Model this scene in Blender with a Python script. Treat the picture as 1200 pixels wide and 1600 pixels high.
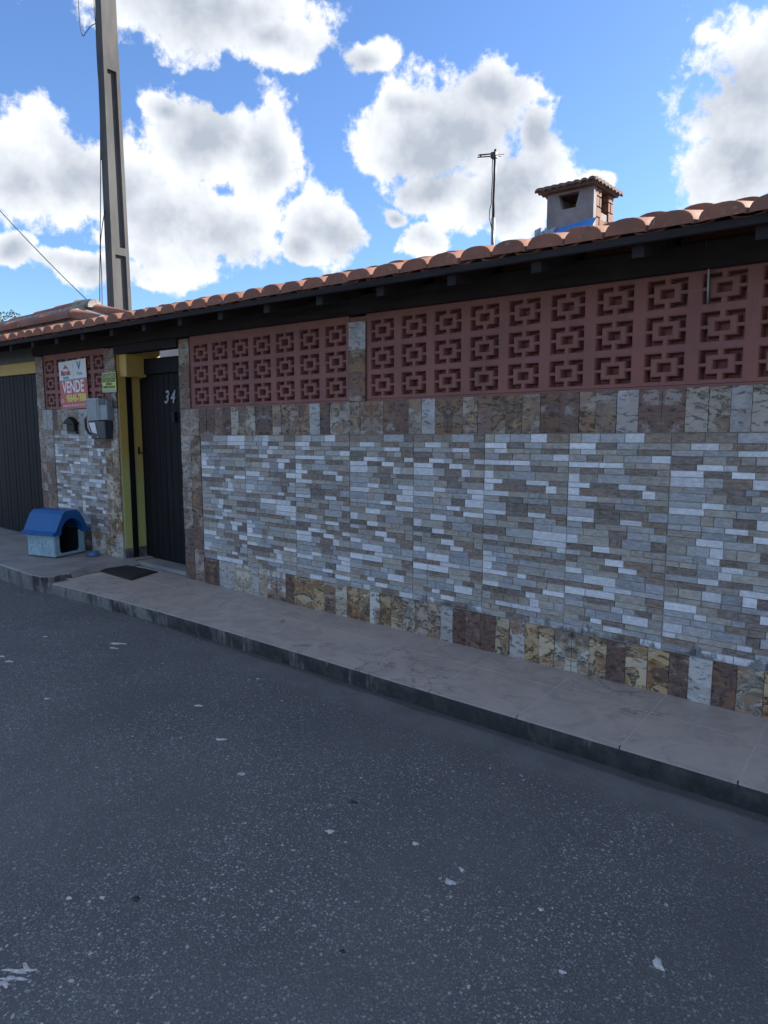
import bpy, bmesh, math, random
from mathutils import Vector, Matrix
random.seed(34)
for o in list(bpy.data.objects): bpy.data.objects.remove(o)
SC = bpy.context.scene; COL = SC.collection
R = math.radians

# ------------------------------------------------------------------ camera
FPX = 1104.0; PITCH = math.atan(142/1104.0); YAW = R(49.9)
CAM = Vector((0, -3.95, 1.64))
FH = Vector((-math.cos(YAW), math.sin(YAW), 0)); RT = Vector((math.sin(YAW), math.cos(YAW), 0))
FW = FH*math.cos(PITCH) - Vector((0, 0, math.sin(PITCH))); UP = FH*math.sin(PITCH) + Vector((0, 0, math.cos(PITCH)))
cd = bpy.data.cameras.new('camera'); co = bpy.data.objects.new('camera', cd); COL.objects.link(co)
co.location = CAM; co.rotation_euler = (math.pi/2 - PITCH, 0, R(90) - YAW)
cd.sensor_fit = 'VERTICAL'; cd.sensor_height = 36; cd.sensor_width = 27; cd.lens = FPX/1600*36
cd.clip_start = 0.05; cd.clip_end = 3000
SC.camera = co
def ray(x, y): return FW + RT*((x-600)/FPX) + UP*((800-y)/FPX)
def onY(x, y, Y=0):
    d = ray(x, y); return CAM + d*((Y-CAM.y)/d.y)
def onZ(x, y, Z=0):
    d = ray(x, y); return CAM + d*((Z-CAM.z)/d.z)
def pr(p):
    v = Vector(p)-CAM; z = v.dot(FW); return 600+FPX*v.dot(RT)/z, 800-FPX*v.dot(UP)/z, z

# ------------------------------------------------------------------ light
SUN_EL = R(29); SUN_AZ = R(32)
SUN_DIR = Vector((math.sin(SUN_AZ)*math.cos(SUN_EL), math.cos(SUN_AZ)*math.cos(SUN_EL), math.sin(SUN_EL)))
sl = bpy.data.lights.new('sun', 'SUN'); sl.energy = 4.0; sl.angle = R(0.5); sl.color = (1, .93, .82)
so = bpy.data.objects.new('sun', sl); COL.objects.link(so); so.rotation_euler = SUN_DIR.to_track_quat('Z', 'Y').to_euler(); so.location = (0, 0, 30)
SC.view_settings.view_transform = 'Standard'; SC.view_settings.look = 'None'
SC.view_settings.exposure = 1.82; SC.view_settings.gamma = 1; SC.view_settings.use_curve_mapping = False
SKY_STRENGTH = 0.10

class NT:
    """small node-tree helper"""
    def __init__(s, tree): s.t = tree; s.n = tree.nodes; s.l = tree.links
    def node(s, typ, **kw):
        n = s.n.new(typ)
        for k, v in kw.items(): setattr(n, k, v)
        return n
    def put(s, sock, v):
        if v is None: return
        if isinstance(v, bpy.types.NodeSocket): s.l.new(v, sock)
        else: sock.default_value = v
    def math(s, op, a, b=None, c=None, clamp=False):
        n = s.node('ShaderNodeMath', operation=op, use_clamp=clamp); s.put(n.inputs[0], a); s.put(n.inputs[1], b); s.put(n.inputs[2], c); return n.outputs[0]
    def vm(s, op, a, b=None, scale=None):
        n = s.node('ShaderNodeVectorMath', operation=op); s.put(n.inputs[0], a); s.put(n.inputs[1], b)
        if scale is not None: s.put(n.inputs['Scale'], scale)
        return n.outputs['Value'] if op in ('LENGTH', 'DOT_PRODUCT', 'DISTANCE') else n.outputs[0]
    def mix(s, f, a, b, mode='MIX'):
        n = s.node('ShaderNodeMix', data_type='RGBA', blend_type=mode, clamp_factor=True)
        s.put(n.inputs[0], f)
        for i, v in ((6, a), (7, b)):
            if isinstance(v, (tuple, list)) and len(v) == 3: v = (*v, 1)
            s.put(n.inputs[i], v)
        return n.outputs[2]
    def ramp(s, f, lo, hi, a=0.0, b=1.0, smooth=True):
        n = s.node('ShaderNodeMapRange', interpolation_type='SMOOTHSTEP' if smooth else 'LINEAR', clamp=True) if smooth else s.node('ShaderNodeMapRange', clamp=True)
        s.put(n.inputs['Value'], f); s.put(n.inputs['From Min'], lo); s.put(n.inputs['From Max'], hi); s.put(n.inputs['To Min'], a); s.put(n.inputs['To Max'], b); return n.outputs[0]
    def noise(s, vec, scale, detail=4, rough=.55, dist=0.0, out='Fac'):
        n = s.node('ShaderNodeTexNoise'); s.put(n.inputs['Vector'], vec); s.put(n.inputs['Scale'], scale); s.put(n.inputs['Detail'], detail); s.put(n.inputs['Roughness'], rough); s.put(n.inputs['Distortion'], dist); return n.outputs[out]
    def voro(s, vec, scale, feature='F1', out='Distance', rnd=1.0):
        n = s.node('ShaderNodeTexVoronoi', feature=feature); s.put(n.inputs['Vector'], vec); s.put(n.inputs['Scale'], scale); s.put(n.inputs['Randomness'], rnd); return n.outputs[out]
    def sep(s, v):
        n = s.node('ShaderNodeSeparateXYZ'); s.put(n.inputs[0], v); return n.outputs
    def comb(s, x, y, z):
        n = s.node('ShaderNodeCombineXYZ'); s.put(n.inputs[0], x); s.put(n.inputs[1], y); s.put(n.inputs[2], z); return n.outputs[0]

# ------------------------------------------------------------------ sky with cumulus
# clouds are laid out by azimuth/elevation on the sky; (azimuth from the street's view direction, elevation, half-sizes) in radians
def azel(x, y):
    d = ray(x, y).normalized(); return math.atan2(d.dot(RT), d.dot(FH)), math.asin(d.z)
BLOBS = []
def blob(cx, cy, rx, ry, wgt=1.0):
    a, e = azel(cx, cy); a2, _ = azel(cx+rx, cy); _, e2 = azel(cx, cy-ry)
    BLOBS.append((a, e, abs(a2-a), abs(e2-e), wgt))
for b in [(310, 5, 210, 85), (430, 65, 75, 50), (565, 85, 85, 45, .75), (325, 230, 145, 98), (420, 250, 65, 90), (120, 290, 210, 95),
          (300, 360, 170, 85), (40, 285, 120, 85), (505, 355, 60, 65, .9), (475, 385, 50, 40, .8), (700, 215, 155, 110), (755, 160, 95, 70), (800, 290, 85, 85, 1.05),
          (650, 365, 65, 45, .85), (610, 325, 50, 32, .7), (690, 300, 110, 60, .9), (1170, 150, 130, 130, 1.1), (1150, 255, 100, 75, 1.1), (1250, 90, 120, 100),
          (20, 395, 60, 40, .8), (915, 290, 55, 30, .85), (160, 425, 160, 40, .7), (245, 165, 60, 40, .8), (640, 170, 70, 45, .8), (820, 225, 50, 60, .8)]: blob(*b)

def build_sky():
    w = bpy.data.worlds.new('World'); SC.world = w; w.use_nodes = True
    w.cycles.sampling_method = 'NONE'
    N = NT(w.node_tree); N.n.clear()
    out = N.node('ShaderNodeOutputWorld'); bg = N.node('ShaderNodeBackground'); N.l.new(bg.outputs[0], out.inputs[0]); bg.inputs[1].default_value = SKY_STRENGTH
    sky = N.node('ShaderNodeTexSky', sky_type='NISHITA', sun_disc=False, sun_elevation=SUN_EL, sun_rotation=SUN_AZ)
    sky.air_density = 1.0; sky.dust_density = .6; sky.ozone_density = 2.0; sky.altitude = 0
    D = N.node('ShaderNodeTexCoord').outputs['Generated']
    dx = N.vm('DOT_PRODUCT', D, tuple(RT)); dy = N.vm('DOT_PRODUCT', D, tuple(FH)); z = N.sep(D)[2]
    u = N.math('ARCTAN2', dx, dy); v = N.math('ARCSINE', z)
    wn = N.noise(D, 9, 1, .55, 0, 'Color')
    wm = N.node('ShaderNodeVectorMath', operation='MULTIPLY_ADD'); N.put(wm.inputs[0], wn); wm.inputs[1].default_value = (.085, .06, 0); N.put(wm.inputs[2], N.comb(N.math('SUBTRACT', u, .0425), N.math('SUBTRACT', v, .03), 0.0))
    p = wm.outputs[0]; acc = None
    for (a, e, ra, re, wg) in BLOBS:
        ra, re = ra*wg, re*wg
        n = N.node('ShaderNodeVectorMath', operation='MULTIPLY_ADD'); N.put(n.inputs[0], p); n.inputs[1].default_value = (1/ra, 1/re, 0); n.inputs[2].default_value = (-a/ra, -e/re, 0)
        L = N.vm('LENGTH', n.outputs[0]); acc = L if acc is None else N.math('SMOOTH_MIN', acc, L, .12)
    field = N.math('SUBTRACT', 1.0, N.math('MINIMUM', acc, 1.8))
    # the rest of the sky: the same sort of cumulus, spread at random
    gen = N.ramp(N.noise(N.vm('MULTIPLY', D, (1, 1, 1.7)), 3.4, 1, .5), .44, .66, -.55, .95, smooth=False)
    inside = N.math('MULTIPLY', N.ramp(N.math('ABSOLUTE', u), .52, .72, 1, 0), N.ramp(v, .56, .74, 1, 0))
    field = N.math('ADD', N.math('MULTIPLY', field, inside), N.math('MULTIPLY', gen, N.math('SUBTRACT', 1.0, inside)))
    n1 = N.noise(D, 12, 7, .67)
    bil = N.math('ABSOLUTE', N.math('SUBTRACT', N.noise(D, 30, 2, .5), .5))      # rounded cauliflower lumps
    d = N.math('ADD', field, N.math('MULTIPLY_ADD', n1, 2.1, -1.0))
    d = N.math('SUBTRACT', d, N.math('MULTIPLY', bil, .9))
    alpha = N.ramp(d, -.04, .26)
    # light through the cloud: thick cores and the side turned from the sun are grey
    n2 = N.noise(N.vm('ADD', D, tuple(SUN_DIR*.03)), 13, 4, .6)
    shade = N.math('MULTIPLY_ADD', N.math('SUBTRACT', n2, n1), 2.0, N.math('MULTIPLY', N.math('MAXIMUM', field, 0.0), .75))
    shade = N.math('ADD', shade, N.math('MULTIPLY', N.ramp(d, 0.0, 1.0), .42))
    shade = N.math('MULTIPLY_ADD', N.math('SUBTRACT', N.noise(D, 8, 2, .5), .5), 1.3, shade)
    ccol = N.mix(N.ramp(shade, .10, 1.25, smooth=False), (2.95, 3.05, 3.2), (1.45, 1.62, 1.9))
    col = N.mix(alpha, N.mix(1.0, sky.outputs[0], (.40, .51, .68), 'MULTIPLY'), ccol)
    N.l.new(col, bg.inputs[0])
build_sky()

# ------------------------------------------------------------------ material helpers
MATS = {}
def newmat(name):
    m = bpy.data.materials.new(name); m.use_nodes = True; T = NT(m.node_tree)
    b = T.n['Principled BSDF']; MATS[name] = m
    return m, T, b
def bump(T, b, h, strength=.4, dist=.004):
    n = T.node('ShaderNodeBump'); n.inputs['Strength'].default_value = strength; n.inputs['Distance'].default_value = dist
    T.l.new(h, n.inputs['Height']); T.l.new(n.outputs[0], b.inputs['Normal'])
def simple(name, c1, c2=None, scale=6, rough=.6, bs=.3, bd=.003, detail=5, stretch=(1, 1, 1), metallic=0, lo=.35, hi=.68, spec=.5, coords='Object'):
    m, T, b = newmat(name)
    tc = T.node('ShaderNodeTexCoord').outputs['Object'] if coords == 'Object' else T.node('ShaderNodeNewGeometry').outputs['Position']
    v = T.vm('MULTIPLY', tc, stretch)
    n = T.noise(v, scale, detail, .6)
    c2 = c2 or tuple(x*.7 for x in c1)
    T.l.new(T.mix(T.ramp(n, lo, hi), c1, c2), b.inputs['Base Color'])
    b.inputs['Roughness'].default_value = rough; b.inputs['Metallic'].default_value = metallic; b.inputs['Specular IOR Level'].default_value = spec
    bump(T, b, T.noise(v, scale*7, 4, .6), bs, bd)
    return m
POSW = 'Position'

def mat_asphalt():
    m, T, b = newmat('asphalt')
    P = T.node('ShaderNodeNewGeometry').outputs['Position']; s = T.sep(P)
    big = T.noise(P, .9, 5, .6); mid = T.noise(P, 6, 5, .6)
    base = T.mix(T.ramp(big, .35, .68), (.092, .093, .097), (.120, .120, .121))
    base = T.mix(T.math('MULTIPLY', T.ramp(mid, .4, .75), .35), base, (.074, .075, .079))
    # tyre-polished / dusty blotches
    base = T.mix(T.math('MULTIPLY', T.ramp(T.noise(P, 2.2, 6, .65), .56, .74), .35), base, (.115, .113, .112))
    # grain of the binder: dark pits and pale sand
    gr = T.noise(P, 170, 3, .75)
    base = T.mix(T.math('MULTIPLY', T.ramp(gr, .52, .66), .6), base, (.20, .20, .20))
    base = T.mix(T.math('MULTIPLY', T.ramp(gr, .46, .34), .7), base, (.030, .031, .034))
    # exposed aggregate, three sizes
    wornness = T.ramp(T.noise(P, 1.3, 4, .55), .3, .62, .35, 1.0)
    for sc, th, rlo, c, am in ((125, .46, .34, (.30, .305, .31), .85), (70, .38, .52, (.38, .38, .375), .9), (34, .24, .78, (.50, .49, .47), 1.0)):
        n = T.node('ShaderNodeTexVoronoi', feature='F1'); T.l.new(T.vm('ADD', P, T.vm('MULTIPLY', T.noise(P, sc*.9, 2, .5, 0, 'Color'), (.3/sc*3, .3/sc*3, 0))), n.inputs['Vector']); n.inputs['Scale'].default_value = sc
        rnd = T.sep(n.outputs['Color'])
        on = T.math('MULTIPLY', T.ramp(n.outputs['Distance'], th, th*.65), T.ramp(rnd[0], rlo, rlo+.06))
        tint = T.mix(rnd[1], c, tuple(x*.45 for x in c))
        base = T.mix(T.math('MULTIPLY', T.math('MULTIPLY', on, am), wornness), base, tint)
    # cement wash along the kerb foot
    wob = T.math('MULTIPLY', T.math('SUBTRACT', T.noise(P, 2.6, 5, .6), .5), .22)
    edge = T.math('ADD', s[1], wob)
    strip = T.ramp(edge, -1.16, -.98)
    strip = T.math('MULTIPLY', strip, T.ramp(s[0], -5.2, -3.2))
    base = T.mix(T.math('MULTIPLY', strip, .85), base, T.mix(T.ramp(mid, .35, .7), (.16, .16, .16), (.118, .12, .122)))
    # darker line at the kerb
    base = T.mix(T.math('MULTIPLY', T.ramp(T.math('ADD', s[1], T.math('MULTIPLY', wob, .4)), -.885, -.855), .5), base, (.03, .032, .03))
    T.l.new(base, b.inputs['Base Color']); b.inputs['Roughness'].default_value = .85; b.inputs['Specular IOR Level'].default_value = .3
    h = T.math('ADD', T.voro(P, 80), T.math('MULTIPLY', T.noise(P, 160, 3, .6), .6))
    bump(T, b, h, .55, .006)
mat_asphalt()

def mat_strip():
    m, T, b = newmat('ledger_stone')
    a = T.node('ShaderNodeAttribute', attribute_name='Col'); P = T.node('ShaderNodeNewGeometry').outputs['Position']
    v = T.vm('MULTIPLY', P, (1, 1, 2.4))
    n = T.noise(v, 26, 6, .68, .6); n2 = T.noise(P, 7, 3, .5); n3 = T.noise(T.vm('MULTIPLY', P, (1, 1, .35)), 120, 4, .7)
    c = T.mix(T.ramp(n, .36, .66), T.mix(.20, a.outputs['Color'], (0, 0, 0)), T.mix(.12, a.outputs['Color'], (1, 1, 1)))
    c = T.mix(T.math('MULTIPLY', T.ramp(n3, .48, .72), .34), c, T.mix(.5, a.outputs['Color'], (.10, .095, .09)))
    c = T.mix(T.math('MULTIPLY', T.ramp(n2, .5, .8), .18), c, (.30, .27, .23))
    # black algae rising from the foot of the cladding
    s = T.sep(P)
    hgt = T.math('ADD', s[2], T.math('MULTIPLY', T.math('SUBTRACT', T.noise(T.vm('MULTIPLY', P, (1, 1, .45)), 6, 6, .72), .5), .34))
    alg = T.math('MULTIPLY', T.ramp(hgt, .40, .36), T.math('MULTIPLY', T.ramp(s[0], -3.9, -2.6), T.ramp(T.noise(P, 2.1, 2, .5), .36, .50)))
    c = T.mix(T.math('MULTIPLY', alg, .8), c, (.05, .06, .058))
    T.l.new(c, b.inputs['Base Color']); b.inputs['Roughness'].default_value = .55; b.inputs['Specular IOR Level'].default_value = .35
    bump(T, b, T.math('ADD', n, T.math('MULTIPLY', n3, .5)), .55, .005)
mat_strip()

def mat_stone():
    m, T, b = newmat('rustic_stone')
    a = T.node('ShaderNodeAttribute', attribute_name='Col'); k = T.node('ShaderNodeAttribute', attribute_name='tc')
    P = k.outputs['Vector']
    v = T.vm('MULTIPLY', P, (1, 1.6, 1))
    flow = T.noise(T.vm('MULTIPLY', P, (1, 1.5, 1)), 4.6, 5, .6, .45); lo = T.noise(T.vm('ADD', P, (3.1, 1.7, 0)), 5.5, 3, .55, .3); fis = T.noise(T.vm('MULTIPLY', P, (1, 2.3, 1)), 15, 6, .66, .5)
    second = T.mix(T.ramp(lo, .46, .52), (.26, .135, .06), (.105, .062, .048))
    second = T.mix(T.ramp(lo, .60, .66), second, (.42, .30, .14))
    al = a.outputs['Alpha']
    c = T.mix(T.math('MULTIPLY', T.ramp(flow, .50, .57), T.math('MULTIPLY_ADD', al, .75, .12)), a.outputs['Color'], second)
    c = T.mix(T.math('MULTIPLY', T.ramp(flow, .44, .36), .5), c, (.46, .44, .40))
    edge = T.ramp(T.math('ABSOLUTE', T.math('SUBTRACT', flow, .50)), .026, .006)
    c = T.mix(T.math('MULTIPLY', edge, T.math('MULTIPLY', al, .85)), c, (.045, .030, .025))
    c = T.mix(T.math('MULTIPLY', T.ramp(fis, .53, .62), .8), c, T.mix(.8, c, (.02, .015, .012)))
    c = T.mix(T.math('MULTIPLY', T.ramp(fis, .42, .30), .35), c, T.mix(.4, c, (.6, .56, .5)))
    T.l.new(c, b.inputs['Base Color']); b.inputs['Roughness'].default_value = .7; b.inputs['Specular IOR Level'].default_value = .3
    bump(T, b, T.math('ADD', T.math('MULTIPLY', fis, -1.0), T.math('MULTIPLY', flow, .8)), .9, .010)
mat_stone()

def mat_clay():
    m, T, b = newmat('clay_tile')
    P = T.node('ShaderNodeNewGeometry').outputs['Position']
    c = T.mix(T.ramp(T.noise(P, 5, 4, .6), .35, .7), (.27, .120, .080), (.19, .090, .066))
    c = T.mix(T.math('MULTIPLY', T.ramp(T.noise(P, 16, 6, .7), .5, .68), .65), c, (.13, .095, .075))
    c = T.mix(T.math('MULTIPLY', T.ramp(T.noise(T.vm('ADD', P, (5, 5, 5)), 30, 5, .7), .58, .7), .5), c, (.36, .32, .27))
    T.l.new(c, b.inputs['Base Color']); b.inputs['Roughness'].default_value = .8; b.inputs['Specular IOR Level'].default_value = .25
    bump(T, b, T.noise(P, 90, 5, .65), .4, .004)
mat_clay()

def mat_wood(name, c1, c2, axis, rough, spec):
    m, T, b = newmat(name)
    P = T.node('ShaderNodeNewGeometry').outputs['Position']
    v = T.vm('MULTIPLY', P, axis)
    n = T.noise(v, 18, 6, .65, .4)
    c = T.mix(T.ramp(n, .35, .68), c1, c2)
    c = T.mix(T.math('MULTIPLY', T.ramp(T.noise(P, 3, 4, .6), .5, .75), .3), c, tuple(x*1.5 for x in c1))
    T.l.new(c, b.inputs['Base Color']); b.inputs['Roughness'].default_value = rough; b.inputs['Specular IOR Level'].default_value = spec
    bump(T, b, n, .35, .004)
mat_wood('eave_wood', (.034, .030, .032), (.022, .020, .022), (.08, 1, 1), .8, .12)
mat_wood('gate_wood', (.013, .0125, .014), (.008, .0078, .009), (1, 1, .05), .6, .14)

def mat_paving():
    m, T, b = newmat('paving_porcelain')
    P = T.node('ShaderNodeNewGeometry').outputs['Position']
    n = T.noise(P, 5, 6, .62, .8); f = T.noise(P, 20, 5, .6)
    c = T.mix(T.ramp(n, .36, .66), (.44, .38, .335), (.345, .30, .268))
    c = T.mix(T.math('MULTIPLY', T.ramp(f, .5, .72), .4), c, (.50, .44, .39))
    vein = T.ramp(T.math('ABSOLUTE', T.math('SUBTRACT', T.noise(T.vm('ADD', P, (2, 9, 0)), 2.6, 5, .55, 1.0), .5)), .012, .002)
    msk = T.ramp(T.noise(P, 1.7, 2, .5), .5, .6)
    c = T.mix(T.math('MULTIPLY', T.math('MULTIPLY', vein, msk), .55), c, (.085, .07, .062))
    c = T.mix(T.math('MULTIPLY', T.ramp(T.noise(P, 2.3, 6, .7), .55, .78), .4), c, (.38, .37, .36))
    T.l.new(c, b.inputs['Base Color'])
    T.l.new(T.ramp(n, .3, .7, .42, .62), b.inputs['Roughness'])
    bump(T, b, f, .15, .003)
mat_paving()

def mat_kerb():
    m, T, b = newmat('kerb_concrete')
    P = T.node('ShaderNodeNewGeometry').outputs['Position']; s = T.sep(P)
    st = T.noise(T.vm('MULTIPLY', P, (1, 1, .12)), 16, 5, .65, .3); bg = T.noise(P, 2.0, 3, .5)
    c = T.mix(T.ramp(T.noise(P, 22, 5, .65), .35, .7), (.22, .215, .20), (.15, .147, .14))
    alg = T.math('ADD', T.math('MULTIPLY', st, .4), T.math('ADD', T.math('MULTIPLY', bg, .5), T.math('MULTIPLY', T.noise(T.vm('MULTIPLY', P, (1, 1, .5)), 7, 6, .7), .4)))
    th = T.ramp(s[0], -6.5, -1.6, .67, .46, smooth=False)
    k = T.ramp(T.math('SUBTRACT', alg, th), -.05, .10)
    c = T.mix(T.math('MULTIPLY', k, .92), c, T.mix(T.ramp(T.noise(P, 9, 5, .7), .4, .68), (.014, .015, .015), (.045, .047, .046)))
    T.l.new(c, b.inputs['Base Color']); b.inputs['Roughness'].default_value = .85
    bump(T, b, T.noise(P, 45, 5, .7), .6, .008)
mat_kerb()

def mat_yellow():
    m, T, b = newmat('yellow_paint')
    P = T.node('ShaderNodeNewGeometry').outputs['Position']; s = T.sep(P)
    n = T.noise(T.vm('MULTIPLY', P, (1, 1, .5)), 7, 5, .6)
    # greener, lighter tone on the lower half
    c = T.mix(T.ramp(T.math('ADD', s[2], T.math('MULTIPLY', T.math('SUBTRACT', n, .5), .5)), 1.35, .95), (.52, .36, .09), (.48, .49, .16))
    c = T.mix(T.math('MULTIPLY', T.ramp(n, .5, .75), .35), c, (.30, .24, .10))
    T.l.new(c, b.inputs['Base Color']); b.inputs['Roughness'].default_value = .6
    bump(T, b, T.noise(P, 60, 4, .6), .25, .003)
mat_yellow()

def mat_red():
    m, T, b = newmat('red_paint')
    P = T.node('ShaderNodeNewGeometry').outputs['Position']
    c = T.mix(T.ramp(T.noise(P, 3, 5, .6), .35, .68), (.265, .112, .095), (.215, .096, .084))
    run = T.noise(T.vm('MULTIPLY', P, (1, 1, .14)), 11, 5, .65)
    c = T.mix(T.math('MULTIPLY', T.ramp(run, .52, .72), .35), c, (.14, .075, .07))
    c = T.mix(T.math('MULTIPLY', T.ramp(T.noise(P, 17, 6, .7), .58, .72), .3), c, (.33, .20, .175))
    T.l.new(c, b.inputs['Base Color']); b.inputs['Roughness'].default_value = .65; b.inputs['Specular IOR Level'].default_value = .3
    bump(T, b, T.noise(P, 55, 5, .65), .45, .004)
mat_red()
simple('grout', (.40, .39, .36), (.30, .29, .27), 14, .85, .3, coords='P')
simple('pale_grout', (.52, .50, .47), (.42, .40, .37), 10, .85, .3, coords='P')
simple('mortar', (.30, .28, .26), (.17, .15, .14), 12, .9, .7, .008, coords='P')
simple('tile_mortar', (.21, .105, .080), (.14, .08, .065), 12, .9, .6, .008, coords='P')
simple('shaded_cap_tile', (.15, .105, .085), (.085, .068, .06), 14, .9, .6, .006, coords='P')  # grey-brown cap tile, its shade put into the colour
simple('ground_soil', (.16, .13, .10), (.10, .09, .06), 1.2, .95, .4, .02, coords='P')
simple('white_plaster', (.72, .71, .68), (.60, .59, .56), 3, .8, .3, coords='P')
simple('slab_concrete', (.30, .28, .265), (.215, .205, .198), 3.5, .75, .3, .004, coords='P')
simple('pole_concrete', (.082, .083, .086), (.045, .046, .050), 2.5, .85, .5, .006, stretch=(1, 1, .25), coords='P')
simple('black_rubber', (.018, .018, .019), (.03, .03, .03), 20, .6)
simple('black_metal', (.012, .012, .014), (.02, .019, .019), 20, .55, spec=.2)
simple('antenna_metal', (.05, .05, .055), (.025, .025, .028), 10, .5, metallic=.4)
simple('galvanised', (.30, .31, .32), (.20, .21, .22), 18, .45, metallic=.6)
simple('meter_grey', (.24, .27, .29), (.18, .205, .225), 9, .45, .1)
simple('meter_dark', (.032, .044, .058), (.024, .032, .042), 9, .5, .15)
simple('meter_clear', (.34, .40, .41), (.26, .31, .32), 5, .25, .05)
simple('paper', (.75, .75, .76), (.68, .68, .69), 20, .8, .1)
simple('blue_plastic', (.006, .110, .33), (.005, .085, .27), 6, .42, .1)
simple('pale_plastic', (.33, .47, .53), (.26, .39, .46), 9, .5, .15)
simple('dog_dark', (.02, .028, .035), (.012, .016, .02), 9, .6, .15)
simple('bowl_blue', (.05, .16, .30), (.04, .12, .24), 9, .4, .1)
simple('mat_fibre', (.040, .028, .022), (.022, .016, .014), 40, .95, .9, .01)
simple('sign_white', (.72, .74, .74), (.64, .66, .67), 5, .45, .05)
simple('sign_red', (.50, .045, .045), (.42, .04, .04), 5, .45, .05)
simple('sign_redtext', (.50, .05, .04), None, 5, .45, .05)
simple('sign_whitetext', (.82, .82, .82), (.76, .76, .76), 5, .45, .05)
simple('sign_yellowtext', (.78, .68, .10), (.70, .60, .08), 5, .45, .05)
simple('sign_teal', (.03, .30, .34), (.03, .26, .30), 5, .45, .05)
simple('sign_navy', (.02, .07, .16), (.02, .06, .13), 5, .45, .05)
simple('sign_grey', (.34, .36, .38), (.28, .30, .32), 5, .45, .05)
simple('sign_lime', (.55, .62, .10), (.48, .55, .09), 5, .45, .05)
simple('sign_black', (.015, .022, .015), (.02, .03, .02), 5, .45, .05)
simple('number_metal', (.36, .38, .41), (.28, .30, .32), 20, .5, .1)
simple('tarp_blue', (.05, .25, .62), (.04, .20, .52), 8, .5, .3)
simple('tarp_pale', (.55, .62, .68), (.42, .48, .55), 12, .5, .4)
simple('chimney_render', (.25, .245, .245), (.17, .16, .16), 5, .85, .5, .006, coords='P')
simple('chimney_brick', (.21, .095, .065), (.14, .07, .052), 14, .85, .5, .006, coords='P')
simple('paint_spot', (.60, .60, .58), (.42, .42, .41), 60, .8, .5, lo=.4, hi=.6)
simple('oil_spot', (.016, .016, .017), (.025, .025, .025), 40, .5, .2)
simple('bark', (.12, .09, .065), (.07, .05, .04), 12, .9, .7, .02)
simple('leaf', (.06, .10, .03), (.035, .065, .02), 3, .6, .1, coords='P')

# ------------------------------------------------------------------ mesh helpers
class MB:
    def __init__(s): s.v = []; s.f = []; s.m = []; s.c = []; s.t = []; s.sm = []
    def vert(s, p, c=(1, 1, 1, 1), t=(0, 0, 0)): s.v.append(tuple(p)); s.c.append(c); s.t.append(t); return len(s.v)-1
    def face(s, idx, m=0, smooth=False): s.f.append(tuple(idx)); s.m.append(m); s.sm.append(smooth)
    def poly(s, pts, m=0, c=(1, 1, 1, 1), smooth=False): s.face([s.vert(p, c) for p in pts], m, smooth)
    def box(s, x0, x1, y0, y1, z0, z1, m=0, c=(1, 1, 1, 1)):
        i = len(s.v)
        for z in (z0, z1):
            for x, y in ((x0, y0), (x1, y0), (x1, y1), (x0, y1)): s.vert((x, y, z), c)
        for q in ((3, 2, 1, 0), (4, 5, 6, 7), (0, 1, 5, 4), (1, 2, 6, 5), (2, 3, 7, 6), (3, 0, 4, 7)): s.face([i+k for k in q], m)
    def hexa(s, P, m=0, c=(1, 1, 1, 1)):
        i = len(s.v)
        for p in P: s.vert(p, c)
        for q in ((3, 2, 1, 0), (4, 5, 6, 7), (0, 1, 5, 4), (1, 2, 6, 5), (2, 3, 7, 6), (3, 0, 4, 7)): s.face([i+k for k in q], m)
    def tube(s, pts, r, n=6, m=0, cap=True):
        pts = [Vector(p) for p in pts]; rings = []
        rr = r if isinstance(r, (list, tuple)) else [r]*len(pts)
        for i, p in enumerate(pts):
            d = (pts[min(i+1, len(pts)-1)]-pts[max(i-1, 0)]).normalized()
            a = d.cross(Vector((0, 0, 1))) if abs(d.z) < .95 else d.cross(Vector((1, 0, 0)))
            a.normalize(); b = d.cross(a)
            rings.append([s.vert(p+(a*math.cos(2*math.pi*k/n)+b*math.sin(2*math.pi*k/n))*rr[i]) for k in range(n)])
        for i in range(len(pts)-1):
            for k in range(n): s.face((rings[i][k], rings[i][(k+1) % n], rings[i+1][(k+1) % n], rings[i+1][k]), m, True)
        if cap: s.face(rings[0][::-1], m); s.face(rings[-1], m)
    def lathe(s, prof, cx, cy, n=20, m=0):
        rings = [[s.vert((cx+r*math.cos(2*math.pi*k/n), cy+r*math.sin(2*math.pi*k/n), z)) for k in range(n)] for r, z in prof]
        for i in range(len(prof)-1):
            for k in range(n): s.face((rings[i][k], rings[i][(k+1) % n], rings[i+1][(k+1) % n], rings[i+1][k]), m, True)
    def mesh(s, name, mats):
        me = bpy.data.meshes.new(name); me.from_pydata(s.v, [], s.f)
        for mt in mats: me.materials.append(MATS[mt])
        me.polygons.foreach_set('material_index', s.m); me.polygons.foreach_set('use_smooth', s.sm)
        a = me.attributes.new('Col', 'FLOAT_COLOR', 'POINT'); a.data.foreach_set('color', [x for c in s.c for x in c])
        a = me.attributes.new('tc', 'FLOAT_VECTOR', 'POINT'); a.data.foreach_set('vector', [x for c in s.t for x in c])
        me.update(); return me
    def build(s, name, mats, parent=None, kind=None, bevel=0, seg=2):
        if isinstance(mats, str): mats = [mats]
        me = s.mesh(name, mats)
        if bevel: bevel_mesh(me, bevel, seg)
        return link(name, me, parent, kind)
def bevel_mesh(me, w, seg=2):
    bm = bmesh.new(); bm.from_mesh(me); bmesh.ops.remove_doubles(bm, verts=bm.verts, dist=1e-5)
    es = [e for e in bm.edges if len(e.link_faces) == 2 and e.calc_face_angle(0) > .5]
    bmesh.ops.bevel(bm, geom=es, offset=w, segments=seg, affect='EDGES', profile=.5, clamp_overlap=True)
    bm.to_mesh(me); bm.free(); me.update()
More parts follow.
